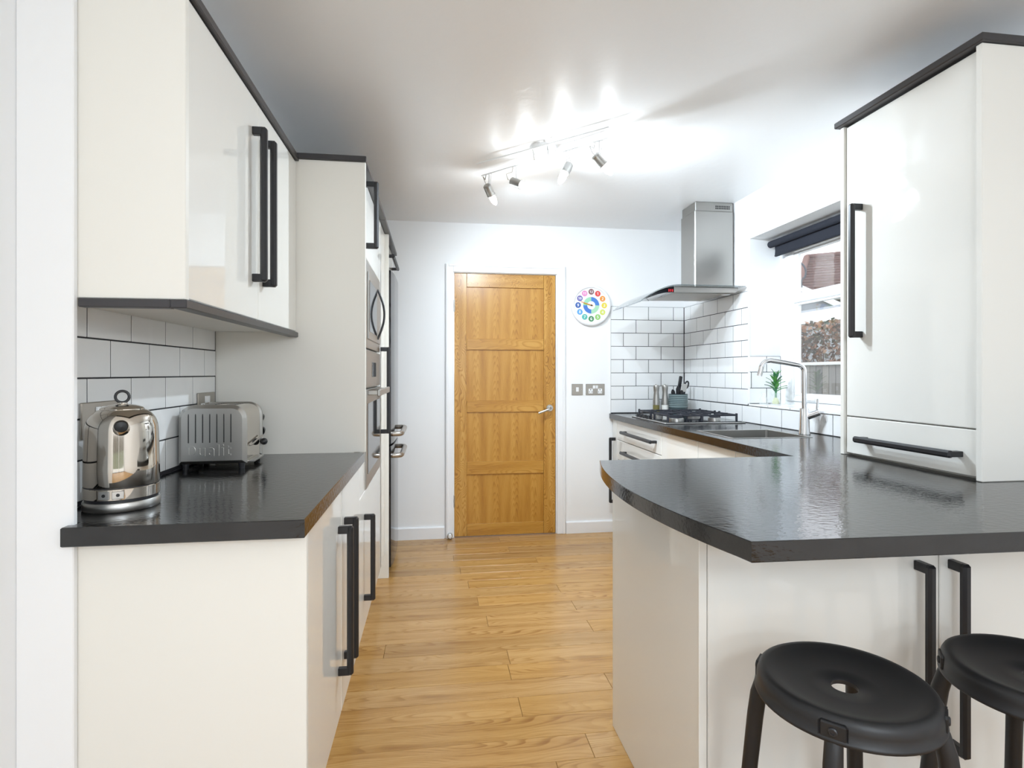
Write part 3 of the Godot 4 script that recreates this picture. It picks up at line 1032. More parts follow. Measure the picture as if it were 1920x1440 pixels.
func hob() -> void:
	var h := thing("gas_hob", "stainless gas hob with black pan supports under the hood", "hob", V(1.655, 0.92, -3.54))
	var s := g()
	s.box(V(1.395, 0.9202, -3.83), V(1.925, 0.9275, -3.245), 0.003)
	obj("plate", s, M.steel, h)
	obj("glass_deck", g().box(V(1.415, 0.9275, -3.815), V(1.91, 0.931, -3.265), 0.001), M.black_gloss, h)
	for p in [[1.53, -3.69, 0.034], [1.53, -3.39, 0.045], [1.79, -3.69, 0.045], [1.79, -3.39, 0.034]]:
		s = g()
		var o := V(p[0], 0.931, p[1])
		var r: float = p[2]
		s.lathe([V2(0, 0.016), V2(r, 0.016), V2(r + 0.004, 0.012), V2(r + 0.004, 0.0)], o, 24)
		var b := obj("burner", s, M.steel, h)
		s = g()
		s.lathe([V2(r - 0.003, 0.016), V2(r - 0.003, 0.022), V2(r - 0.007, 0.024), V2(0, 0.024)], o, 24)
		obj("burner_cap", s, M.iron, b)
	# two cast pan supports
	for zz in [[-3.81, -3.545], [-3.535, -3.27]]:
		s = g()
		var a: float = zz[0]
		var c: float = zz[1]
		var y := 0.962
		for x in [1.43, 1.655, 1.885]:
			s.box(V(x, y, a + 0.02), V(x + 0.009, y + 0.011, c - 0.02), 0.002)
		for z in [a + 0.02, c - 0.029]:
			s.box(V(1.43, y, z), V(1.894, y + 0.011, z + 0.009), 0.002)
		for x in [1.53, 1.79]:
			s.box(V(x - 0.0045, y, a + 0.02), V(x + 0.0045, y + 0.013, a + 0.1), 0.002)
			s.box(V(x - 0.0045, y, c - 0.1), V(x + 0.0045, y + 0.013, c - 0.02), 0.002)
			var m := (a + c) / 2
			s.box(V(x - 0.1, y, m - 0.0045), V(x - 0.035, y + 0.013, m + 0.0045), 0.002)
			s.box(V(x + 0.035, y, m - 0.0045), V(x + 0.1, y + 0.013, m + 0.0045), 0.002)
		for x in [1.43, 1.655, 1.885]:
			for z in [a + 0.02, c - 0.03]:
				s.box(V(x - 0.002, 0.931, z), V(x + 0.011, y + 0.017, z + 0.011), 0.002)
		obj("pan_support", s, M.iron, h)
	for i in 4:
		s = g()
		s.lathe([V2(0.016, 0), V2(0.014, 0.02), V2(0.012, 0.022), V2(0, 0.022)], V(1.413, 0.9285, -3.74 + i * 0.06), 16)
		obj("knob", s, M.black, h)

func sink_and_tap() -> void:
	var k := thing("sink", "stainless steel inset sink below the window", "sink", V(1.6175, 0.75, -2.675))
	var s := g()
	var x0 := 1.4205
	var x1 := 1.8145
	var z0 := -2.8495
	var z1 := -2.5005
	var yb := 0.742
	var th := 0.002
	# bowl from five plates with rounded inner corners
	s.box(V(x0, yb, z0), V(x1, yb + th, z1))
	s.box(V(x0, yb, z0), V(x0 + th, 0.921, z1))
	s.box(V(x1 - th, yb, z0), V(x1, 0.921, z1))
	s.box(V(x0, yb, z0), V(x1, 0.921, z0 + th))
	s.box(V(x0, yb, z1 - th), V(x1, 0.921, z1))
	for c in [[x0, z0, 1, 1], [x1, z0, -1, 1], [x0, z1, 1, -1], [x1, z1, -1, -1]]:
		var r := 0.02
		for i in 6:
			var a0 := PI / 2 * i / 6.0
			var a1 := PI / 2 * (i + 1) / 6.0
			var o := V(c[0] + c[2] * r, 0, c[1] + c[3] * r)
			var A := o + V(-c[2] * r * cos(a0), 0, -c[3] * r * sin(a0))
			var B := o + V(-c[2] * r * cos(a1), 0, -c[3] * r * sin(a1))
			var nn := (o - (A + B) / 2).normalized()
			s.quad(A + V(0, yb, 0), B + V(0, yb, 0), B + V(0, 0.92, 0), A + V(0, 0.92, 0), nn)
	obj("bowl", s, M.brushed, k)
	s = g()
	var w := 0.012
	s.box(V(x0 - w, 0.9202, z0 - w), V(x1 + w, 0.9222, z0), 0.0006)
	s.box(V(x0 - w, 0.9202, z1), V(x1 + w, 0.9222, z1 + w), 0.0006)
	s.box(V(x0 - w, 0.9202, z0), V(x0, 0.9222, z1), 0.0006)
	s.box(V(x1, 0.9202, z0), V(x1 + w, 0.9222, z1), 0.0006)
	obj("rim", s, M.steel, k)
	obj("waste", g().lathe([V2(0.0, 0.746), V2(0.04, 0.746), V2(0.043, 0.7445)], V(1.62, 0, -2.68), 24), M.chrome, k)
	# tap
	var t := thing("kitchen_tap", "chrome mixer tap with an angled swan spout by the sink", "tap", V(1.878, 0.92, -2.625))
	var o := V(1.878, 0.92, -2.625)
	s = g()
	s.lathe([V2(0.0, 0.0005), V2(0.028, 0.0005), V2(0.028, 0.006), V2(0.0255, 0.012), V2(0.022, 0.13), V2(0.0205, 0.134), V2(0, 0.134)], o, 28, 0.9)
	obj("body", s, M.chrome, t)
	# spout: up the column, over and down to the bowl
	var dir := V(-0.95, 0, -0.3).normalized()
	var pts := []
	for y in [0.12, 0.2, 0.28, 0.32]:
		pts.append(o + V(0, y, 0))
	for i in range(1, 7):
		var a := PI / 2 * i / 6.0 * 0.9
		pts.append(o + V(0, 0.32 + 0.035 * sin(a), 0) + dir * 0.035 * (1 - cos(a)))
	var last: Vector3 = pts[-1]
	pts.append(last + dir * 0.06 + V(0, 0.012, 0))
	var e := last + dir * 0.135 + V(0, 0.024, 0)
	pts.append(e)
	for i in range(1, 7):
		var a := PI / 2 * i / 6.0
		pts.append(e + dir * 0.045 * sin(a) + V(0, -0.045 * (1 - cos(a)), 0))
	pts.append(pts[-1] + dir * 0.008 + V(0, -0.035, 0))
	obj("spout", g().tube(pts, 0.0125, 18), M.chrome, t)
	# lever on its side barrel
	s = g()
	var bd := V(0.62, 0.35, 0.55).normalized()
	s.tube([o + V(0, 0.085, 0), o + V(0, 0.085, 0) + bd * 0.075], [0.017, 0.0185], 18)
	obj("cartridge", s, M.chrome, t)
	s = g()
	var lp := o + V(0, 0.085, 0) + bd * 0.06
	s.tube([lp, lp + V(0.002, 0.03, 0.002), lp + V(0.004, 0.075, 0.004)], [0.0065, 0.006, 0.005], 12)
	obj("lever", s, M.chrome, t)

# ---------------------------------------------------------------- lights
func ceiling_spots() -> void:
	var c := V(0.535, HC, -2.735)
	var L := thing("ceiling_spotlight_bar", "white four-lamp spotlight bar on the kitchen ceiling", "ceiling light", c)
	var s := g()
	s.lathe([V2(0.068, 0.0), V2(0.068, -0.016), V2(0.062, -0.022), V2(0, -0.024)], c, 36)
	obj("ceiling_rose", s, M.plastic_white, L)
	var a0 := V(0.217, 2.337, -2.94)
	var a1 := V(0.774, 2.337, -2.415)
	var b0 := V(0.257, 2.325, -3.078)
	var b1 := V(0.798, 2.325, -2.503)
	obj("rod", g().tube([a0, a1], 0.0042, 10), M.plastic_white, L)
	obj("rod", g().tube([b0, b1], 0.0042, 10), M.plastic_white, L)
	# clips that carry the rods on the rose
	s = g()
	for q in [0.46, 0.57]:
		var p := a0.lerp(a1, q)
		var r := b0.lerp(b1, q)
		s.tube([p, r], 0.004, 8)
		var m := p.lerp(r, 0.5)
		s.tube([m, V(m.x, HC - 0.02, m.z)], 0.006, 8)
	obj("clip", s, M.steel, L)
	var heads := [[0.07, V(0.48, -0.68, -0.58)], [0.31, V(0.75, -0.42, 0.4)], [0.71, V(-0.42, -0.8, 0.2)], [0.94, V(0.72, -0.6, -0.22)]]
	for q in heads:
		var p := b0.lerp(b1, q[0])
		var d: Vector3 = q[1].normalized()
		var j := p + V(0, -0.078, 0)
		s = g()
		s.tube([p, j], 0.0033, 8)
		s.tube([p + V(0.012, 0, 0.013), j + V(0.006, 0.02, 0.006), j], 0.002, 8)
		s.box(j - V(0.005, 0.008, 0.005), j + V(0.005, 0.008, 0.005), 0.001)
		obj("stem", s, M.plastic_white, L)
		# lamp holder
		var up := d.cross(V(0, 0, 1) if absf(d.z) < 0.9 else V(1, 0, 0)).normalized()
		var bas := Basis(up.cross(d).normalized() * -1.0, d, up)
		var o := j + V(0, -0.014, 0) - d * 0.035
		s = g()
		s.t = Transform3D(bas, o)
		s.lathe([V2(0, 0), V2(0.015, 0), V2(0.0215, 0.006), V2(0.0215, 0.022), V2(0.0225, 0.024), V2(0.0225, 0.058), V2(0.024, 0.06), V2(0.024, 0.064), V2(0.019, 0.064), V2(0.0185, 0.05), V2(0, 0.05)], Vector3.ZERO, 24)
		var hd := obj("lamp_holder", s, M.brushed, L)
		# flex
		var e := o - d * 0.002
		obj("flex", g().tube([p + V(-0.015, 0, -0.016), p + V(-0.02, -0.03, -0.016), e + V(-0.012, 0.03, 0) - d * 0.012, e - d * 0.014, e], 0.0022, 8), M.plate, hd)
		s = g()
		s.t = Transform3D(bas, o + d * 0.05)
		s.lathe([V2(0.012, 0), V2(0.0165, 0.02), V2(0.018, 0.034), V2(0.0165, 0.05), V2(0.011, 0.066), V2(0.005, 0.076), V2(0, 0.079)], Vector3.ZERO, 20)
		var b := obj("bulb", s, M.bulb, L, "glowing white candle bulb")
		var l := SpotLight3D.new()
		l.light_color = Color(0.89, 0.95, 1.0)
		l.light_energy = SPOT
		l.light_size = 0.012
		l.spot_angle = 80.0
		l.spot_angle_attenuation = 1.0
		l.spot_range = 12.0
		l.spot_attenuation = 2.0
		l.shadow_enabled = true
		add_child(l)
		l.position = o + d * 0.09
		l.look_at(l.position + d, V(0, 1, 0))
		var w := OmniLight3D.new()
		w.light_color = l.light_color
		w.light_energy = GLOW
		w.light_size = 0.012
		w.omni_range = 12.0
		w.omni_attenuation = 2.0
		w.shadow_enabled = true
		add_child(w)
		w.position = l.position

const SPOT := 0.46
const GLOW := 0.009

func added_dining_lights() -> void:
	# opal globe pendants added behind the camera to light the near side
	for q in [[0.5, 0.6, "near the stools"], [0.5, 1.8, "near the added doors"]]:
		var o := V(q[0], 1.6, q[1])
		var L := thing("added_globe_pendant", "added white opal globe pendant, unseen fill light over the dining end, " + q[2], "added pendant light", V(q[0], HC, q[1]))
		obj("ceiling_rose", g().lathe([V2(0.05, 0), V2(0.05, -0.02), V2(0, -0.024)], V(q[0], HC, q[1]), 28), M.plastic_white, L)
		obj("cord", g().tube([V(q[0], HC - 0.02, q[1]), o + V(0, 0.19, 0)], 0.003, 8), M.plastic_white, L)
		obj("gallery", g().lathe([V2(0, 0.2), V2(0.035, 0.2), V2(0.04, 0.17)], o, 24), M.steel, L)
		var pr := []
		for i in 17:
			var a := -PI / 2 + PI * 0.94 * i / 16.0
			pr.append(V2(0.18 * cos(a), 0.18 * sin(a)))
		var m: StandardMaterial3D = M.bulb.duplicate()
		m.emission_energy_multiplier = 0.6
		obj("globe_bulb", g().lathe(pr, o, 36, 0.3), m, L, "glowing globe of the added pendant")
		var l := OmniLight3D.new()
		l.light_color = Color(0.89, 0.95, 1.0)
		l.light_energy = ADDED_PENDANT
		l.light_size = 0.15
		l.omni_range = 14.0
		l.omni_attenuation = 2.0
		l.shadow_enabled = true
		add_child(l)
		l.position = o

const ADDED_PENDANT := 0.25

# ---------------------------------------------------------------- loose things
func stools() -> void:
	var st := thing("bar_stool", "matte black metal bar stool closer to the curved end of the breakfast bar", "stool", Vector3.ZERO, "bar stools at the breakfast bar")
	var s := g()
	s.lathe([V2(0.0225, 0.643), V2(0.0225, 0.6495), V2(0.025, 0.6515), V2(0.06, 0.6525), V2(0.095, 0.6555), V2(0.118, 0.6615), V2(0.132, 0.6665), V2(0.14, 0.667), V2(0.146, 0.6635), V2(0.1495, 0.6565), V2(0.1505, 0.647), V2(0.151, 0.634), V2(0.1535, 0.631), V2(0.1545, 0.6275), V2(0.153, 0.6245), V2(0.149, 0.6245), V2(0.147, 0.634), V2(0.142, 0.655), V2(0.12, 0.655), V2(0.095, 0.65), V2(0.0225, 0.643)], Vector3.ZERO, 64, 0.7)
	obj("seat", s, M.black_matte, st)
	for q in 4:
		var a := PI / 4 + q * PI / 2
		var r := V(cos(a), 0, sin(a))
		var tn := V(-sin(a), 0, cos(a))
		# bent leg
		var pts := [r * 0.128 + V(0, 0.641, 0), r * 0.142 + V(0, 0.618, 0), r * 0.151 + V(0, 0.585, 0), r * 0.157 + V(0, 0.54, 0), r * 0.166 + V(0, 0.45, 0), r * 0.186 + V(0, 0.24, 0), r * 0.208 + V(0, 0.012, 0)]
		var leg := obj("leg", g().tube(pts, [0.0125, 0.0145, 0.0155, 0.0155, 0.015, 0.0145, 0.0135], 16), M.black_matte, st)
		obj("foot_cap", g().tube([r * 0.209 + V(0, 0.0, 0), r * 0.207 + V(0, 0.02, 0)], 0.016, 14), M.black, leg)
		# pressed lug on the rim with its bolt
		s = g()
		s.t = Transform3D(Basis(tn, V(0, 1, 0), r), r * 0.147)
		s.box(V(-0.022, 0.628, 0), V(0.022, 0.659, 0.0055), 0.0045)
		var lug := obj("lug", s, M.black_matte, st)
		s = g()
		s.t = Transform3D(Basis(tn, r, V(0, 1, 0) * -1.0), r * 0.1522 + V(0, 0.643, 0))
		s.lathe([V2(0.0075, 0), V2(0.0075, 0.002), V2(0.0055, 0.0036), V2(0.003, 0.0036), V2(0.003, 0.002), V2(0, 0.002)], Vector3.ZERO, 18)
		obj("bolt", s, M.black, lug)
	for q in 4:
		var a := PI / 4 + q * PI / 2
		var b := a + PI / 2
		var h := 0.22 if q % 2 == 0 else 0.3
		var rr := 0.188 if q % 2 == 0 else 0.18
		obj("foot_rail", g().tube([V(cos(a) * rr, h, sin(a) * rr), V(cos(b) * rr, h, sin(b) * rr)], 0.0085, 12), M.black_matte, st)
	var c := copy(st, "matte black metal bar stool farther from the curved breakfast bar end")
	st.position = V(0.757, 0, -0.944)
	c.position = V(1.152, 0, -0.925)
	c.rotation.y = 0.12

func kettle() -> void:
	var o := V(-0.7305, 0.92, -1.43)
	var k := thing("kettle", "polished steel dome kettle with a ring-topped lid", "kettle", o)
	var s := g()
	s.lathe([V2(0, 0.0005), V2(0.0752, 0.0005), V2(0.0774, 0.004), V2(0.0770, 0.018), V2(0.0752, 0.021), V2(0, 0.021)], o, 48)
	obj("power_base", s, M.steel, k)
	obj("base_gap", g().lathe([V2(0.0726, 0.02), V2(0.0726, 0.029)], o, 40), M.black, k)
	s = g()
	s.lathe([V2(0.0726, 0.028), V2(0.0757, 0.029), V2(0.0760, 0.052), V2(0.0748, 0.053)], o, 48)
	obj("control_band", s, M.mirror, k)
	obj("seam", g().lathe([V2(0.0746, 0.0525), V2(0.0746, 0.0565)], o, 40), M.black, k)
	s = g()
	var pr := [V2(0.0748, 0.056), V2(0.0758, 0.0575), V2(0.0751, 0.1), V2(0.0739, 0.15), V2(0.0726, 0.18)]
	for i in range(1, 13):
		var a := PI / 2 * i / 12.0
		pr.append(V2(0.0726 - 0.04 * (1 - cos(a)) * 0.9, 0.18 + 0.05 * sin(a)))
	pr.append(V2(0.0315, 0.2325))
	s.lathe(pr, o, 56, 0.6)
	obj("body", s, M.mirror, k)
	s = g()
	s.lathe([V2(0.0438, 0.2275), V2(0.0438, 0.231), V2(0.0411, 0.234), V2(0.0262, 0.239), V2(0.0105, 0.2415), V2(0.0105, 0.245), V2(0, 0.2455)], o, 40)
	var lid := obj("lid", s, M.mirror, k)
	s = g()
	var ring := []
	for i in 29:
		var a := TAU * i / 28.0
		ring.append(o + V(0.0135 * cos(a) * 0.9, 0.2585 + 0.0135 * sin(a), -0.0135 * cos(a) * 0.42))
	s.tube(ring, 0.0031, 10, false)
	obj("lid_ring", s, M.black, lid, "black ring")
	# spout towards the room
	var d := V(0.43, 0, 0.9).normalized()
	var up := V(0, 1, 0)
	var sp := (d * 0.94 + up * 0.34).normalized()
	var bas := Basis(d.cross(up).normalized() * -1.0, sp, sp.cross(d.cross(up)).normalized())
	s = g()
	s.t = Transform3D(Basis(up.cross(sp).normalized(), sp, up.cross(sp).normalized().cross(sp)), o + V(0, 0.186, 0) + d * 0.058)
	s.lathe([V2(0.0227, -0.004), V2(0.0162, 0.012), V2(0.0136, 0.024), V2(0.0144, 0.028), V2(0.0136, 0.029), V2(0.0118, 0.026), V2(0.0105, 0.004)], Vector3.ZERO, 28, 0.5)
	var spout := obj("spout", s, M.mirror, k)
	s = g()
	s.t = Transform3D(Basis(up.cross(sp).normalized(), sp, up.cross(sp).normalized().cross(sp)), o + V(0, 0.186, 0) + d * 0.058)
	s.lathe([V2(0.0116, 0.0225), V2(0.0, 0.019)], Vector3.ZERO, 24)
	obj("spout_mouth", s, M.black_matte, spout)
	# two push buttons on the band
	for q in [-0.34, 0.02]:
		var a: float = atan2(d.z, d.x) + q * -1.0 + 0.1
		var r := V(cos(a), 0, sin(a))
		var tn := V(-sin(a), 0, cos(a))
		s = g()
		s.t = Transform3D(Basis(tn, up, r), o + r * 0.0748 + V(0, 0.0405, 0))
		s.box(V(-0.0115, -0.009, 0), V(0.0115, 0.009, 0.0022), 0.001)
		var bt := obj("button", s, M.steel, k)
		s = g()
		s.t = Transform3D(Basis(tn, r, up * -1.0), o + r * 0.0769 + V(0, 0.0405, 0))
		s.lathe([V2(0.0037, 0), V2(0.0037, 0.001), V2(0.0023, 0.001), V2(0.0023, 0.0002), V2(0, 0.0002)], Vector3.ZERO, 18)
		obj("button_symbol", s, M.black, bt)
	# handle at the back
	var hp := []
	for i in 13:
		var a := PI * i / 12.0
		hp.append(o - d * (0.066 + 0.042 * sin(a)) + V(0, 0.19 - 0.13 * (i / 12.0), 0))
	obj("handle", g().tube(hp, 0.009, 12), M.black, k, "black curved handle")

func rounded(w: float, h: float, r: float, n := 8) -> PackedVector2Array:
	# outline with square feet and rounded shoulders, centred on x = 0
	var p := PackedVector2Array([V2(-w / 2, 0), V2(w / 2, 0)])
	for i in n + 1:
		var a := PI / 2 * i / n
		p.append(V2(w / 2 - r + r * cos(a), h - r + r * sin(a)))
	for i in n + 1:
		var a := PI / 2 + PI / 2 * i / n
		p.append(V2(-w / 2 + r + r * cos(a), h - r + r * sin(a)))
	return p

func toaster() -> void:
	var t := thing("toaster", "brushed steel two-slot toaster with seven vent slots and raised lettering", "toaster", Vector3.ZERO)
	# local: x across, z along, near end at z = 0, far end at -0.235
	var s := g()
	# near casting, its face pulled in at the edges
	s.prism(rounded(0.205, 0.192, 0.046), 2, -0.03, 0.0, 0.011, 0.5)
	obj("end_casting", shift(s, V(0, 0.018, 0)), M.steel, t)
	s = g().prism(rounded(0.196, 0.188, 0.04), 2, -0.2, -0.0305, 0.0, 0.5)
	obj("sleeve", shift(s, V(0, 0.018, 0)), M.mirror, t)
	s = g().prism(rounded(0.205, 0.192, 0.046), 2, -0.235, -0.2005, 0.011, 0.5)
	obj("end_casting", shift(s, V(0, 0.018, 0)), M.steel, t)
	# vent slots
	for i in 7:
		var x := -0.07 + i * 0.0212
		var p := [V(x, 0.088, -0.0003), V(x, 0.175, -0.0006), V(x, 0.196, -0.004), V(x, 0.2035, -0.0105), V(x, 0.208, -0.02)]
		obj("vent_slot", g().tube(p, 0.0019, 8), M.black_matte, t)
	# bread slots with wires
	for x in [-0.035, 0.035]:
		var slot := obj("bread_slot", g().box(V(x - 0.015, 0.2045, -0.19), V(x + 0.015, 0.2066, -0.042)), M.black_matte, t)
		for i in 5:
			var z := -0.18 + i * 0.03
			obj("guard_wire", g().tube([V(x - 0.016, 0.2066, z), V(x + 0.016, 0.2066, z)], 0.0012, 6), M.steel, slot)
	# raised lettering
	var f := SystemFont.new()
	f.font_names = PackedStringArray(["Droid Sans"])
	f.font_weight = 700
	var tm := TextMesh.new()
	tm.text = "Dualit"
	tm.font = f
	tm.font_size = 64
	tm.pixel_size = 0.00074
	tm.depth = 0.003
	var o := MeshInstance3D.new()
	o.name = "lettering"
	o.mesh = tm
	o.material_override = M.steel
	t.add_child(o, true)
	o.position = V(-0.01, 0.062, 0.001)
	o.set_meta("label", "raised steel letters")
	# dials on the far end
	for q in [[0.15, 0.083], [0.1, 0.086]]:
		s = g()
		s.t = Transform3D(Basis(V(1, 0, 0), V(0, 0, -1), V(0, 1, 0)), V(q[1], q[0], -0.2345))
		s.lathe([V2(0.02, 0), V2(0.019, 0.016), V2(0.013, 0.019), V2(0.012, 0.05), V2(0.01, 0.052), V2(0, 0.052)], Vector3.ZERO, 20)
		obj("dial", s, M.black, t)
	# lever along the side with a ball end, and a trim strip
	s = g()
	s.tube([V(0.1015, 0.072, -0.045), V(0.1065, 0.073, -0.06), V(0.1065, 0.088, -0.195)], 0.003, 8)
	var lv := obj("lever", s, M.plate, t)
	s = g()
	s.lathe([V2(0, -0.0125), V2(0.0065, -0.0108), V2(0.0108, -0.0065), V2(0.0125, 0), V2(0.0108, 0.0065), V2(0.0065, 0.0108), V2(0, 0.0125)], V(0.112, 0.066, -0.2), 18, 0.3)
	obj("lever_ball", s, M.black, lv)
	obj("crumb_tray", g().box(V(-0.06, 0.014, -0.19), V(0.115, 0.0205, -0.06), 0.001), M.steel, t)
	for x in [-0.085, 0.085]:
		for z in [-0.02, -0.215]:
			obj("foot", g().lathe([V2(0, 0), V2(0.009, 0), V2(0.011, 0.019), V2(0, 0.019)], V(x, 0, z), 14), M.black, t)
	t.position = V(-0.716, 0.92, -1.925)
	t.rotation.y = deg_to_rad(3.0)

func shift(s: G, d: Vector3) -> G:
	for i in s.v.size():
		s.v[i] += d
	return s

# socket and switch plates; face points along out
func plate(called: String, label: String, category: String, c: Vector3, out: Vector3, w: float, gangs: int, kind: String) -> Node3D:
	var t := thing(called, label, category, c)
	var up := V(0, 1, 0)
	var sd := up.cross(out).normalized()
	var tr := Transform3D(Basis(sd, up, out), c)
	var s := g()
	s.t = tr
	s.box(V(-w / 2, -0.0435, 0), V(w / 2, 0.0435, 0.006), 0.002)
	obj("face_plate", s, M.plate, t)
	if kind == "switch":
		s = g()
		s.t = tr
		s.box(V(-0.011, -0.017, 0.005), V(0.011, 0.017, 0.0095), 0.002)
		obj("rocker", s, M.plastic_white, t)
		for x in [-0.033, 0.033]:
			s = g()
			s.t = Transform3D(Basis(sd, out, up * -1.0), c + sd * x + out * 0.0055)
			s.lathe([V2(0.0035, 0), V2(0.003, 0.0012), V2(0, 0.0012)], Vector3.ZERO, 12)
			obj("screw", s, M.steel, t)
	else:
		for k in gangs:
			var x := (k - (gangs - 1) / 2.0) * 0.074
			s = g()
			s.t = tr
			s.box(V(x - 0.017, -0.031, 0.005), V(x + 0.017, 0.006, 0.0068), 0.001)
			var ins := obj("socket_insert", s, M.plastic_white, t)
			s = g()
			s.t = tr
			s.box(V(x - 0.003, -0.006, 0.0066), V(x + 0.003, 0.002, 0.0071))
			s.box(V(x - 0.013, -0.022, 0.0066), V(x - 0.007, -0.017, 0.0071))
			s.box(V(x + 0.007, -0.022, 0.0066), V(x + 0.013, -0.017, 0.0071))
			obj("pin_holes", s, M.black, ins)
			s = g()
			s.t = tr
			var sx := x * 0.3
			s.box(V(sx - 0.0095, 0.006, 0.005), V(sx + 0.0095, 0.031, 0.0092), 0.0015)
			obj("rocker", s, M.plastic_white, t)
	return t

func sockets() -> void:
	plate("light_switch", "square steel light switch between the door and the double socket", "light switch", V(1.09, 1.106, ZB + 0.0005), V(0, 0, 1), 0.088, 1, "switch")
	plate("wall_socket", "steel double socket on the far wall beside the light switch", "socket", V(1.233, 1.106, ZB + 0.0005), V(0, 0, 1), 0.15, 2, "socket")
	plate("wall_socket", "steel double socket on the tiles behind the toaster", "socket", V(-0.8295, 1.12, -2.17), V(1, 0, 0), 0.15, 2, "socket")
	plate("wall_socket", "steel double socket on the tiles behind the kettle", "socket", V(-0.8295, 1.12, -1.515), V(1, 0, 0), 0.15, 2, "socket")

func clock() -> void:
	var o := V(1.195, 1.755, ZB + 0.001)
	var c := thing("wall_clock", "round white wall clock with rainbow coloured numbers", "clock", o)
	var F := func(p: Vector3) -> Transform3D:
		return Transform3D(Basis(V(1, 0, 0), V(0, 0, 1), V(0, -1, 0)), p)
	var s := g()
	s.t = F.call(o)
	s.lathe([V2(0.15, 0), V2(0.158, 0.006), V2(0.158, 0.022), V2(0.153, 0.03), V2(0.143, 0.033), V2(0.137, 0.031), V2(0.134, 0.024)], Vector3.ZERO, 64, 0.6)
	obj("rim", s, M.gloss_white, c)
	s = g()
	s.t = F.call(o)
	s.lathe([V2(0.1345, 0.024), V2(0, 0.024)], Vector3.ZERO, 64)
	obj("face", s, M.plastic_white, c)
	# quarter rings
	var quarter := [rgb(74, 128, 204), rgb(168, 214, 178), rgb(70, 120, 200), rgb(158, 212, 178)]
	for q in 4:
		var poly := PackedVector2Array()
		for i in 13:
			var a := PI / 2 - q * PI / 2 - PI / 2 * i / 12.0
			poly.append(V2(cos(a), sin(a)) * 0.064)
		for i in 13:
			var a := -q * PI / 2 + PI / 2 * i / 12.0
			poly.append(V2(cos(a), sin(a)) * 0.032)
		s = g()
		s.t = Transform3D(Basis(), o)
		s.prism(poly, 2, 0.0238, 0.0247)
		obj("quarter_ring", s, mat(quarter[q], 0.5), c)
	var cols := [rgb(128, 84, 84), rgb(222, 72, 66), rgb(232, 150, 60), rgb(236, 214, 70), rgb(214, 220, 104), rgb(150, 200, 110), rgb(78, 140, 92), rgb(88, 180, 168), rgb(92, 160, 220), rgb(52, 92, 166), rgb(112, 104, 168), rgb(226, 140, 190)]
	var f := SystemFont.new()
	f.font_names = PackedStringArray(["Droid Sans"])
	f.font_weight = 700
	for i in 12:
		var a := PI / 2 - TAU * i / 12.0
		var p := o + V(cos(a) * 0.104, sin(a) * 0.104, 0)
		s = g()
		s.t = F.call(p)
		s.lathe([V2(0.022, 0.0238), V2(0.022, 0.0246), V2(0, 0.0246)], Vector3.ZERO, 32)
		var d := obj("number_disc", s, mat(cols[i], 0.5), c)
		var tm := TextMesh.new()
		tm.text = str(12 if i == 0 else i)
		tm.font = f
		tm.font_size = 48
		tm.pixel_size = 0.00062 if i > 0 and i < 10 else 0.00054
		tm.depth = 0.0008
		var m := MeshInstance3D.new()
		m.name = "numeral"
		m.mesh = tm
		m.material_override = M.gloss_white
		d.add_child(m, true)
		m.position = p + V(0, 0, 0.0249) - o
	# hands: both near a quarter to ten
	for q in [[2.83, 0.088, 0.0036, rgb(226, 120, 44), 0.029], [2.93, 0.062, 0.0045, rgb(150, 190, 70), 0.027]]:
		var a: float = q[0]
		var e := V(cos(a), sin(a), 0)
		var w: Vector3 = V(-sin(a), cos(a), 0) * q[2]
		s = g()
		s.t = Transform3D(Basis(), o + V(0, 0, q[4]))
		s.prism(PackedVector2Array([V2(w.x, w.y) - V2(e.x, e.y) * 0.012, V2(w.x, w.y) * 0.6 + V2(e.x, e.y) * q[1], V2(-w.x, -w.y) * 0.6 + V2(e.x, e.y) * q[1], V2(-w.x, -w.y) - V2(e.x, e.y) * 0.012]), 2, 0.0, 0.0012)
		obj("hand", s, mat(q[3], 0.5), c)
	s = g()
	s.t = F.call(o)
	s.lathe([V2(0.006, 0.024), V2(0.006, 0.032), V2(0, 0.032)], Vector3.ZERO, 20)
	obj("hub", s, M.black, c)

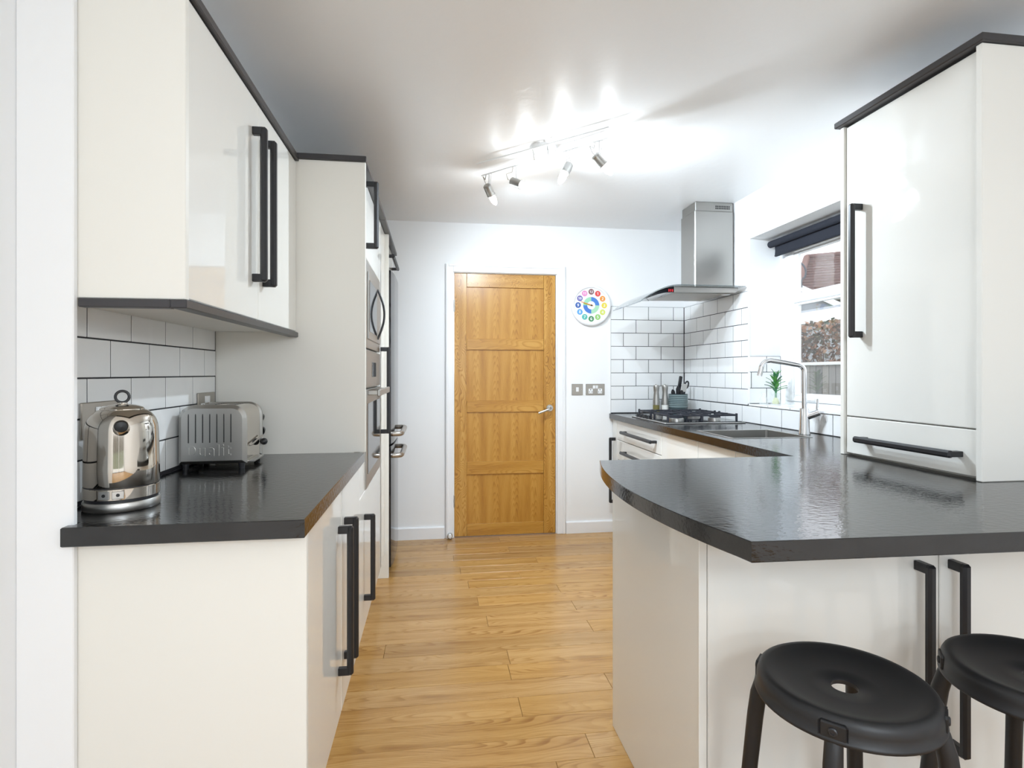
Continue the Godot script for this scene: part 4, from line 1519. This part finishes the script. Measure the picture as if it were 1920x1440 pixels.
func utensils() -> void:
	var pot_m := mat(rgb(70, 84, 87), 0.35)
	var band_m := mat(rgb(132, 148, 148), 0.35)
	var o := V(1.815, 0.92, -3.985)
	var p := thing("utensil_pot", "blue-grey ribbed stoneware pot holding kitchen utensils", "pot", o)
	var s := g()
	s.lathe([V2(0, 0.0005), V2(0.068, 0.0005), V2(0.07, 0.004), V2(0.07, 0.15), V2(0.071, 0.156), V2(0.066, 0.156), V2(0.064, 0.15), V2(0.064, 0.01), V2(0, 0.01)], o, 36)
	obj("body", s, pot_m, p)
	for h in [0.062, 0.076, 0.09, 0.104, 0.118, 0.132, 0.146]:
		obj("rib", g().lathe([V2(0.0695, h - 0.005), V2(0.0722, h - 0.003), V2(0.0722, h + 0.003), V2(0.0695, h + 0.005)], o, 36), band_m, p)
	# utensils lean in the pot
	var a := thing("spatula", "long black flat-handled spatula leaning highest in the pot", "utensil", o + V(-0.01, 0.012, 0.0))
	s = g()
	var q0 := o + V(-0.025, 0.012, 0.01)
	var q1 := o + V(0.03, 0.275, -0.02)
	s.tube([q0, q0.lerp(q1, 0.55)], 0.005, 8)
	obj("shaft", s, M.black, a)
	s = g()
	var d := (q1 - q0).normalized()
	s.t = Transform3D(Basis(d.cross(V(0, 0, 1)).normalized() * -1.0, d, V(0, 0, 1)), q0.lerp(q1, 0.5))
	s.box(V(-0.014, 0, -0.006), V(0.014, 0.15, 0.006), 0.005)
	obj("grip", s, M.black, a)
	a = thing("whisk_spoon", "black utensil with a hole in its handle end", "utensil", o + V(0.02, 0.012, 0))
	q0 = o + V(0.0, 0.012, 0.02)
	q1 = o + V(0.066, 0.236, 0.012)
	d = (q1 - q0).normalized()
	obj("shaft", g().tube([q0, q0.lerp(q1, 0.78)], 0.005, 8), M.black, a)
	s = g()
	var loop := []
	var sd := d.cross(V(0, 0, 1)).normalized()
	for i in 19:
		var t := TAU * i / 18.0
		loop.append(q1 - d * 0.012 + d * (0.026 * sin(t)) + sd * (0.0135 * cos(t)))
	s.tube(loop, 0.0062, 8, false)
	obj("hanging_loop", s, M.black, a)
	a = thing("steel_slice", "steel fish slice tilted over the pot rim", "utensil", o + V(0.02, 0.012, 0.02))
	q0 = o + V(-0.01, 0.012, 0.03)
	q1 = o + V(0.034, 0.2, 0.03)
	d = (q1 - q0).normalized()
	obj("shaft", g().tube([q0, q0.lerp(q1, 0.8)], 0.004, 8), M.steel, a)
	s = g()
	s.t = Transform3D(Basis(d.cross(V(0, 0.3, 1)).normalized() * -1.0, d, V(0, 0, 1)), q0.lerp(q1, 0.86))
	s.box(V(-0.02, 0, -0.001), V(0.02, 0.06, 0.001), 0.0006)
	obj("blade", s, M.steel, a)
	for q in [[V(-0.045, 0.19, 0.005), "short black-handled scissors at the pot's edge"], [V(-0.012, 0.215, 0.025), "pointed black peeler standing in the pot"], [V(0.012, 0.185, 0.04), "stubby black ladle handle in the pot"]]:
		var e: Vector3 = o + q[0]
		var b := o + V(q[0].x * 0.3, 0.012, q[0].z * 0.4)
		a = thing("kitchen_tool", q[1], "utensil", b)
		obj("shaft", g().tube([b, b.lerp(e, 0.6)], 0.004, 8), M.steel, a)
		obj("grip", g().tube([b.lerp(e, 0.58), b.lerp(e, 0.7), b.lerp(e, 0.9), e], [0.007, 0.014, 0.015, 0.006], 10), M.black, a)
	# salt and pepper mills
	for q in [[1.643, "slim steel pepper mill with a clear base holding peppercorns", rgb(120, 112, 66), -3.985], [1.711, "slim steel salt mill with a white salt base", rgb(238, 236, 230), -3.985]]:
		var c := V(q[0], 0.92, q[3])
		var t := thing("spice_mill", q[1], "mill", c)
		s = g()
		s.lathe([V2(0, 0.0005), V2(0.024, 0.0005), V2(0.025, 0.004), V2(0.025, 0.075), V2(0.0, 0.076)], c, 24)
		obj("base", s, mat(q[2], 0.25), t)
		s = g()
		s.lathe([V2(0.0262, 0.075), V2(0.0255, 0.1), V2(0.021, 0.14), V2(0.019, 0.17), V2(0.022, 0.2), V2(0.0235, 0.216), V2(0.021, 0.222), V2(0, 0.223)], c, 28)
		obj("barrel", s, M.brushed, t)
		obj("nut", g().lathe([V2(0.007, 0.222), V2(0.007, 0.23), V2(0, 0.231)], c, 14), M.steel, t)

func sill_things() -> void:
	var leaf_a := mat(rgb(96, 160, 84), 0.45)
	var leaf_b := mat(rgb(66, 128, 88), 0.45)
	var o := V(2.05, 1.041, -3.13)
	var t := thing("plant_vase", "leafy green cutting standing in a small clear glass vase", "potted plant", o)
	var s := g()
	s.lathe([V2(0, 0.0005), V2(0.026, 0.0005), V2(0.029, 0.006), V2(0.026, 0.03), V2(0.021, 0.05), V2(0.024, 0.066), V2(0.0275, 0.073)], o, 28, 0.6)
	obj("vase", s, M.clear_glass, t)
	obj("roots", g().lathe([V2(0, 0.004), V2(0.018, 0.006), V2(0.02, 0.018), V2(0.012, 0.038), V2(0, 0.05)], o, 16), mat(rgb(196, 200, 150), 0.6), t)
	obj("stem", g().tube([o + V(0, 0.03, 0), o + V(0.002, 0.1, 0.0), o + V(-0.004, 0.16, -0.002)], [0.007, 0.006, 0.004], 10), leaf_b, t)
	var r := RandomNumberGenerator.new()
	r.seed = 9
	for i in 26:
		var a := i * 2.4
		var h := 0.075 + 0.1 * i / 26.0
		var l := lerpf(0.085, 0.065, i / 26.0) + r.randf_range(-0.012, 0.015)
		var tilt := lerpf(0.6, 1.25, i / 26.0)
		var d := V(cos(a), 0, sin(a))
		var sd := V(-sin(a), 0, cos(a))
		var spine := []
		for k in 6:
			var q := k / 5.0
			spine.append(o + V(-0.002, h, 0) + d * (l * q * cos(tilt)) + V(0, l * (q * sin(tilt) - 0.28 * q * q), 0))
		s = g()
		for k in 5:
			var q0 := k / 5.0
			var q1 := (k + 1) / 5.0
			var w0 := 0.0095 * sin(PI * (0.18 + 0.82 * q0))
			var w1 := 0.0095 * sin(PI * (0.18 + 0.82 * q1))
			var A: Vector3 = spine[k]
			var B: Vector3 = spine[k + 1]
			var nn := (B - A).cross(sd).normalized()
			for sg in [-1.0, 1.0]:
				var lift := V(0, 0.0025, 0)
				s.quad(A, B, B + sd * w1 * sg + lift, A + sd * w0 * sg + lift, nn if nn.y > 0 else -nn)
				s.quad(A - V(0, 0.0008, 0), B - V(0, 0.0008, 0), B + sd * w1 * sg + lift * 0.9, A + sd * w0 * sg + lift * 0.9, -nn if nn.y > 0 else nn)
		obj("leaf", s, leaf_a if i % 3 != 1 else leaf_b, t)
	o = V(2.0, 1.041, -3.175)
	t = thing("glass_bottle", "small clear glass bottle beside the plant vase", "bottle", o)
	s = g()
	s.lathe([V2(0, 0.0005), V2(0.021, 0.0005), V2(0.024, 0.006), V2(0.023, 0.03), V2(0.012, 0.05), V2(0.01, 0.062), V2(0.015, 0.072)], o, 28, 0.6)
	obj("body", s, M.clear_glass, t)

# ---------------------------------------------------------------- outside the window
func garden() -> void:
	struct("ground", g().box(V(-14, -0.4, -34), V(40, -0.22, 20)), mat(rgb(112, 116, 92), 0.95), "dull green winter lawn outside", "ground")
	struct("added_patio", g().box(V(-5, -0.22, ZR + 0.26), V(6, -0.12, 9.0)), mat(rgb(206, 204, 198), 0.8), "added pale paving outside the added doors, bouncing light to the ceiling", "added_patio")  # unseen pale slab added to bounce daylight up onto the ceiling
	# close-boarded fence along the garden
	var f := thing("garden_fence", "weathered grey board fence with a pale top rail", "fence", V(5.0, -0.22, -7.0))
	var bm := [mat(rgb(128, 126, 124), 0.85), mat(rgb(118, 117, 117), 0.85), mat(rgb(137, 134, 130), 0.85)]
	var z := -12.0
	var r := RandomNumberGenerator.new()
	r.seed = 3
	while z < -2.6:
		obj("board", g().box(V(5.0, -0.2, z), V(5.02, 1.33 + r.randf_range(-0.008, 0.008), z + 0.115), 0.003), bm[r.randi() % 3], f)
		z += 0.122
	obj("top_rail", g().box(V(4.96, 1.335, -12.0), V(5.05, 1.375, -2.6), 0.004), mat(rgb(214, 216, 218), 0.6), f)
	obj("mid_rail", g().box(V(4.965, 0.82, -12.0), V(5.0, 0.9, -2.6), 0.004), bm[1], f)
	z = -11.0
	while z < -2.6:
		obj("post", g().box(V(4.93, -0.22, z), V(5.03, 1.335, z + 0.09), 0.004), bm[0], f)
		z += 1.85
	# bare brown hedge behind it
	var h := thing("bare_hedge", "brown winter hedge of dead leaves and twigs above the fence", "hedge", V(5.9, -0.22, -7.5))
	var twig := mat(rgb(110, 84, 66), 0.9)
	var s := g()
	for i in 260:
		var p := V(5.9 + r.randf_range(-0.35, 0.35), r.randf_range(0.4, 1.3), r.randf_range(-12, -3.5))
		var e := p + V(r.randf_range(-0.2, 0.2), r.randf_range(0.45, 0.95), r.randf_range(-0.3, 0.3))
		s.tube([p, p.lerp(e, 0.5) + V(0, 0, r.randf_range(-0.05, 0.05)), e], [0.012, 0.008, 0.004], 5, false)
	obj("twigs", s, twig, h).set_meta("kind", "stuff")
	var q := QuadMesh.new()
	q.size = V2(0.06, 0.045)
	var mm := MultiMesh.new()
	mm.transform_format = MultiMesh.TRANSFORM_3D
	mm.use_colors = true
	mm.mesh = q
	mm.instance_count = 9000
	var tones := [Color(0.20, 0.09, 0.04), Color(0.25, 0.13, 0.07), Color(0.12, 0.08, 0.05), Color(0.30, 0.18, 0.11), Color(0.14, 0.12, 0.07)]
	for i in 9000:
		var zz := r.randf_range(-12.0, -3.5)
		var top := 1.9 + 0.1 * sin(zz * 3.1) + 0.08 * sin(zz * 7.7)
		var b := Basis.from_euler(V(r.randf_range(-3, 3), r.randf_range(-3, 3), r.randf_range(-3, 3)))
		mm.set_instance_transform(i, Transform3D(b, V(5.9 + r.randf_range(-0.35, 0.35), top - 1.0 * pow(r.randf(), 1.6), zz)))
		mm.set_instance_color(i, tones[r.randi() % 5])
	var lm := mat(Color.WHITE, 0.85)
	lm.vertex_color_use_as_albedo = true
	var mi := MultiMeshInstance3D.new()
	mi.name = "leaves"
	mi.multimesh = mm
	mi.material_override = lm
	mi.set_meta("kind", "stuff")
	h.add_child(mi)
	mi.position = -h.position
	# low shed with a white fascia
	var c := thing("garden_shed", "pale garden shed with a white fascia behind the hedge", "shed", V(8.4, -0.22, -11.0))
	obj("wall", g().box(V(8.1, -0.22, -17.0), V(8.85, 2.3, -6.0)), mat(rgb(160, 162, 164), 0.8), c)
	obj("fascia", g().box(V(8.0, 2.3, -17.2), V(8.1, 2.55, -5.8), 0.005), mat(rgb(236, 238, 240), 0.4), c)
	obj("roof", g().prism(PackedVector2Array([V2(8.02, 2.551), V2(8.9, 2.551), V2(8.9, 2.75)]), 2, -17.2, -5.8, 0.0), mat(rgb(126, 132, 136), 0.7), c)
	# neighbouring house, turned to the garden: local x along its eaves, z towards the garden
	var turn := Basis(V(0.801, 0, 0.598), V(0, 1, 0), V(-0.598, 0, 0.801))
	c = thing("neighbour_house", "neighbouring house with a brown tiled roof", "house", Vector3.ZERO)
	obj("wall", g().prism(PackedVector2Array([V2(-0.25, 0), V2(-0.25, 3.8), V2(-4.0, 5.65), V2(-7.75, 3.8), V2(-7.75, 0)]), 0, -0.45, 10.0), mat(rgb(170, 166, 160), 0.85), c)
	obj("gutter", g().tube([V(-0.75, 3.76, 0.07), V(10.3, 3.76, 0.07)], 0.07, 10), mat(rgb(226, 228, 230), 0.5), c)
	s = g()
	var rows := 15
	for sg in [1.0, -1.0]:
		for i in rows:
			var k0 := i / float(rows)
			var k1 := minf((i + 1.15) / float(rows), 1.0)
			var z0: float = -4.0 + sg * 4.0 * (1.0 - k0)
			var z1: float = -4.0 + sg * 4.0 * (1.0 - k1)
			var y0 := 3.8 + 1.98 * k0
			var y1 := 3.8 + 1.98 * k1
			var xa := -0.7 + 0.28 * k0
			var xb := -0.7 + 0.28 * k1
			var e := 0.06
			s.quad(V(xa, y0 + e, z0), V(xb, y1, z1), V(10.3, y1, z1), V(10.3, y0 + e, z0), V(0, 4.0, 1.98 * sg).normalized())
			s.quad(V(xa, y0 + e, z0), V(10.3, y0 + e, z0), V(10.3, y0 - 0.03, z0), V(xa, y0 - 0.03, z0), V(0, 0, sg))
	obj("roof", s, roof_mat(), c, "brown tiled roof in courses").set_meta("kind", "stuff")
	obj("verge_tiles", g().tube([V(-0.7, 3.86, 0.0), V(-0.42, 5.82, -4.0)], 0.12, 8), mat(rgb(108, 72, 60), 0.85), c)
	obj("roof_ridge", g().tube([V(-0.42, 5.82, -4.0), V(10.3, 5.82, -4.0)], 0.12, 8), mat(rgb(92, 58, 48), 0.85), c)
	c.transform = Transform3D(turn, V(11.96, -0.2, -16.0))
	# gabled lean-to in front of it with a white barge board, and a dish on the board
	c = thing("lean_to", "grey lean-to outbuilding edged with a white barge board", "outbuilding", Vector3.ZERO)
	obj("wall", g().prism(PackedVector2Array([V2(-1.3, 0), V2(-1.3, 4.12), V2(0.9, 2.86), V2(0.9, 0)]), 2, -0.4, -0.05), mat(rgb(140, 144, 148), 0.8), c)
	obj("barge_board", g().prism(PackedVector2Array([V2(-1.34, 4.16), V2(1.0, 2.82), V2(1.0, 2.98), V2(-1.34, 4.34)]), 2, -0.05, 0.03), mat(rgb(236, 238, 240), 0.5), c)
	c.transform = Transform3D(turn, V(10.17, -0.2, -13.6))
	var d := thing("satellite_dish", "dark satellite dish seen edge-on against the tiled roof", "satellite dish", Vector3.ZERO)
	var arc := []
	for i in 11:
		var t := -0.5 + 1.7 * i / 10.0
		arc.append(V(-0.66 + 0.34 * cos(t), 4.12 + 0.34 * sin(t), 0.15))
	obj("reflector", g().tube(arc, 0.024, 8), mat(rgb(60, 64, 74), 0.6), d)
	obj("arm", g().tube([V(-0.38, 3.99, 0.15), V(-0.42, 3.9, 0.12), V(-0.42, 3.85, 0.045), V(-0.42, 3.74, 0.045)], 0.016, 8), mat(rgb(80, 84, 92), 0.6), d)
	d.transform = Transform3D(turn, V(10.17, -0.2, -13.6))

func roof_mat() -> StandardMaterial3D:
	var m := mat(Color.WHITE, 0.9)
	m.albedo_texture = noise_tex(0.05, 4, 77, 256, ramp2(rgb(70, 40, 31), rgb(100, 64, 52), 0.2, 0.8))
	m.uv1_triplanar = true
	m.uv1_world_triplanar = true
	m.uv1_scale = V(0.9, 0.9, 0.9)
	return m
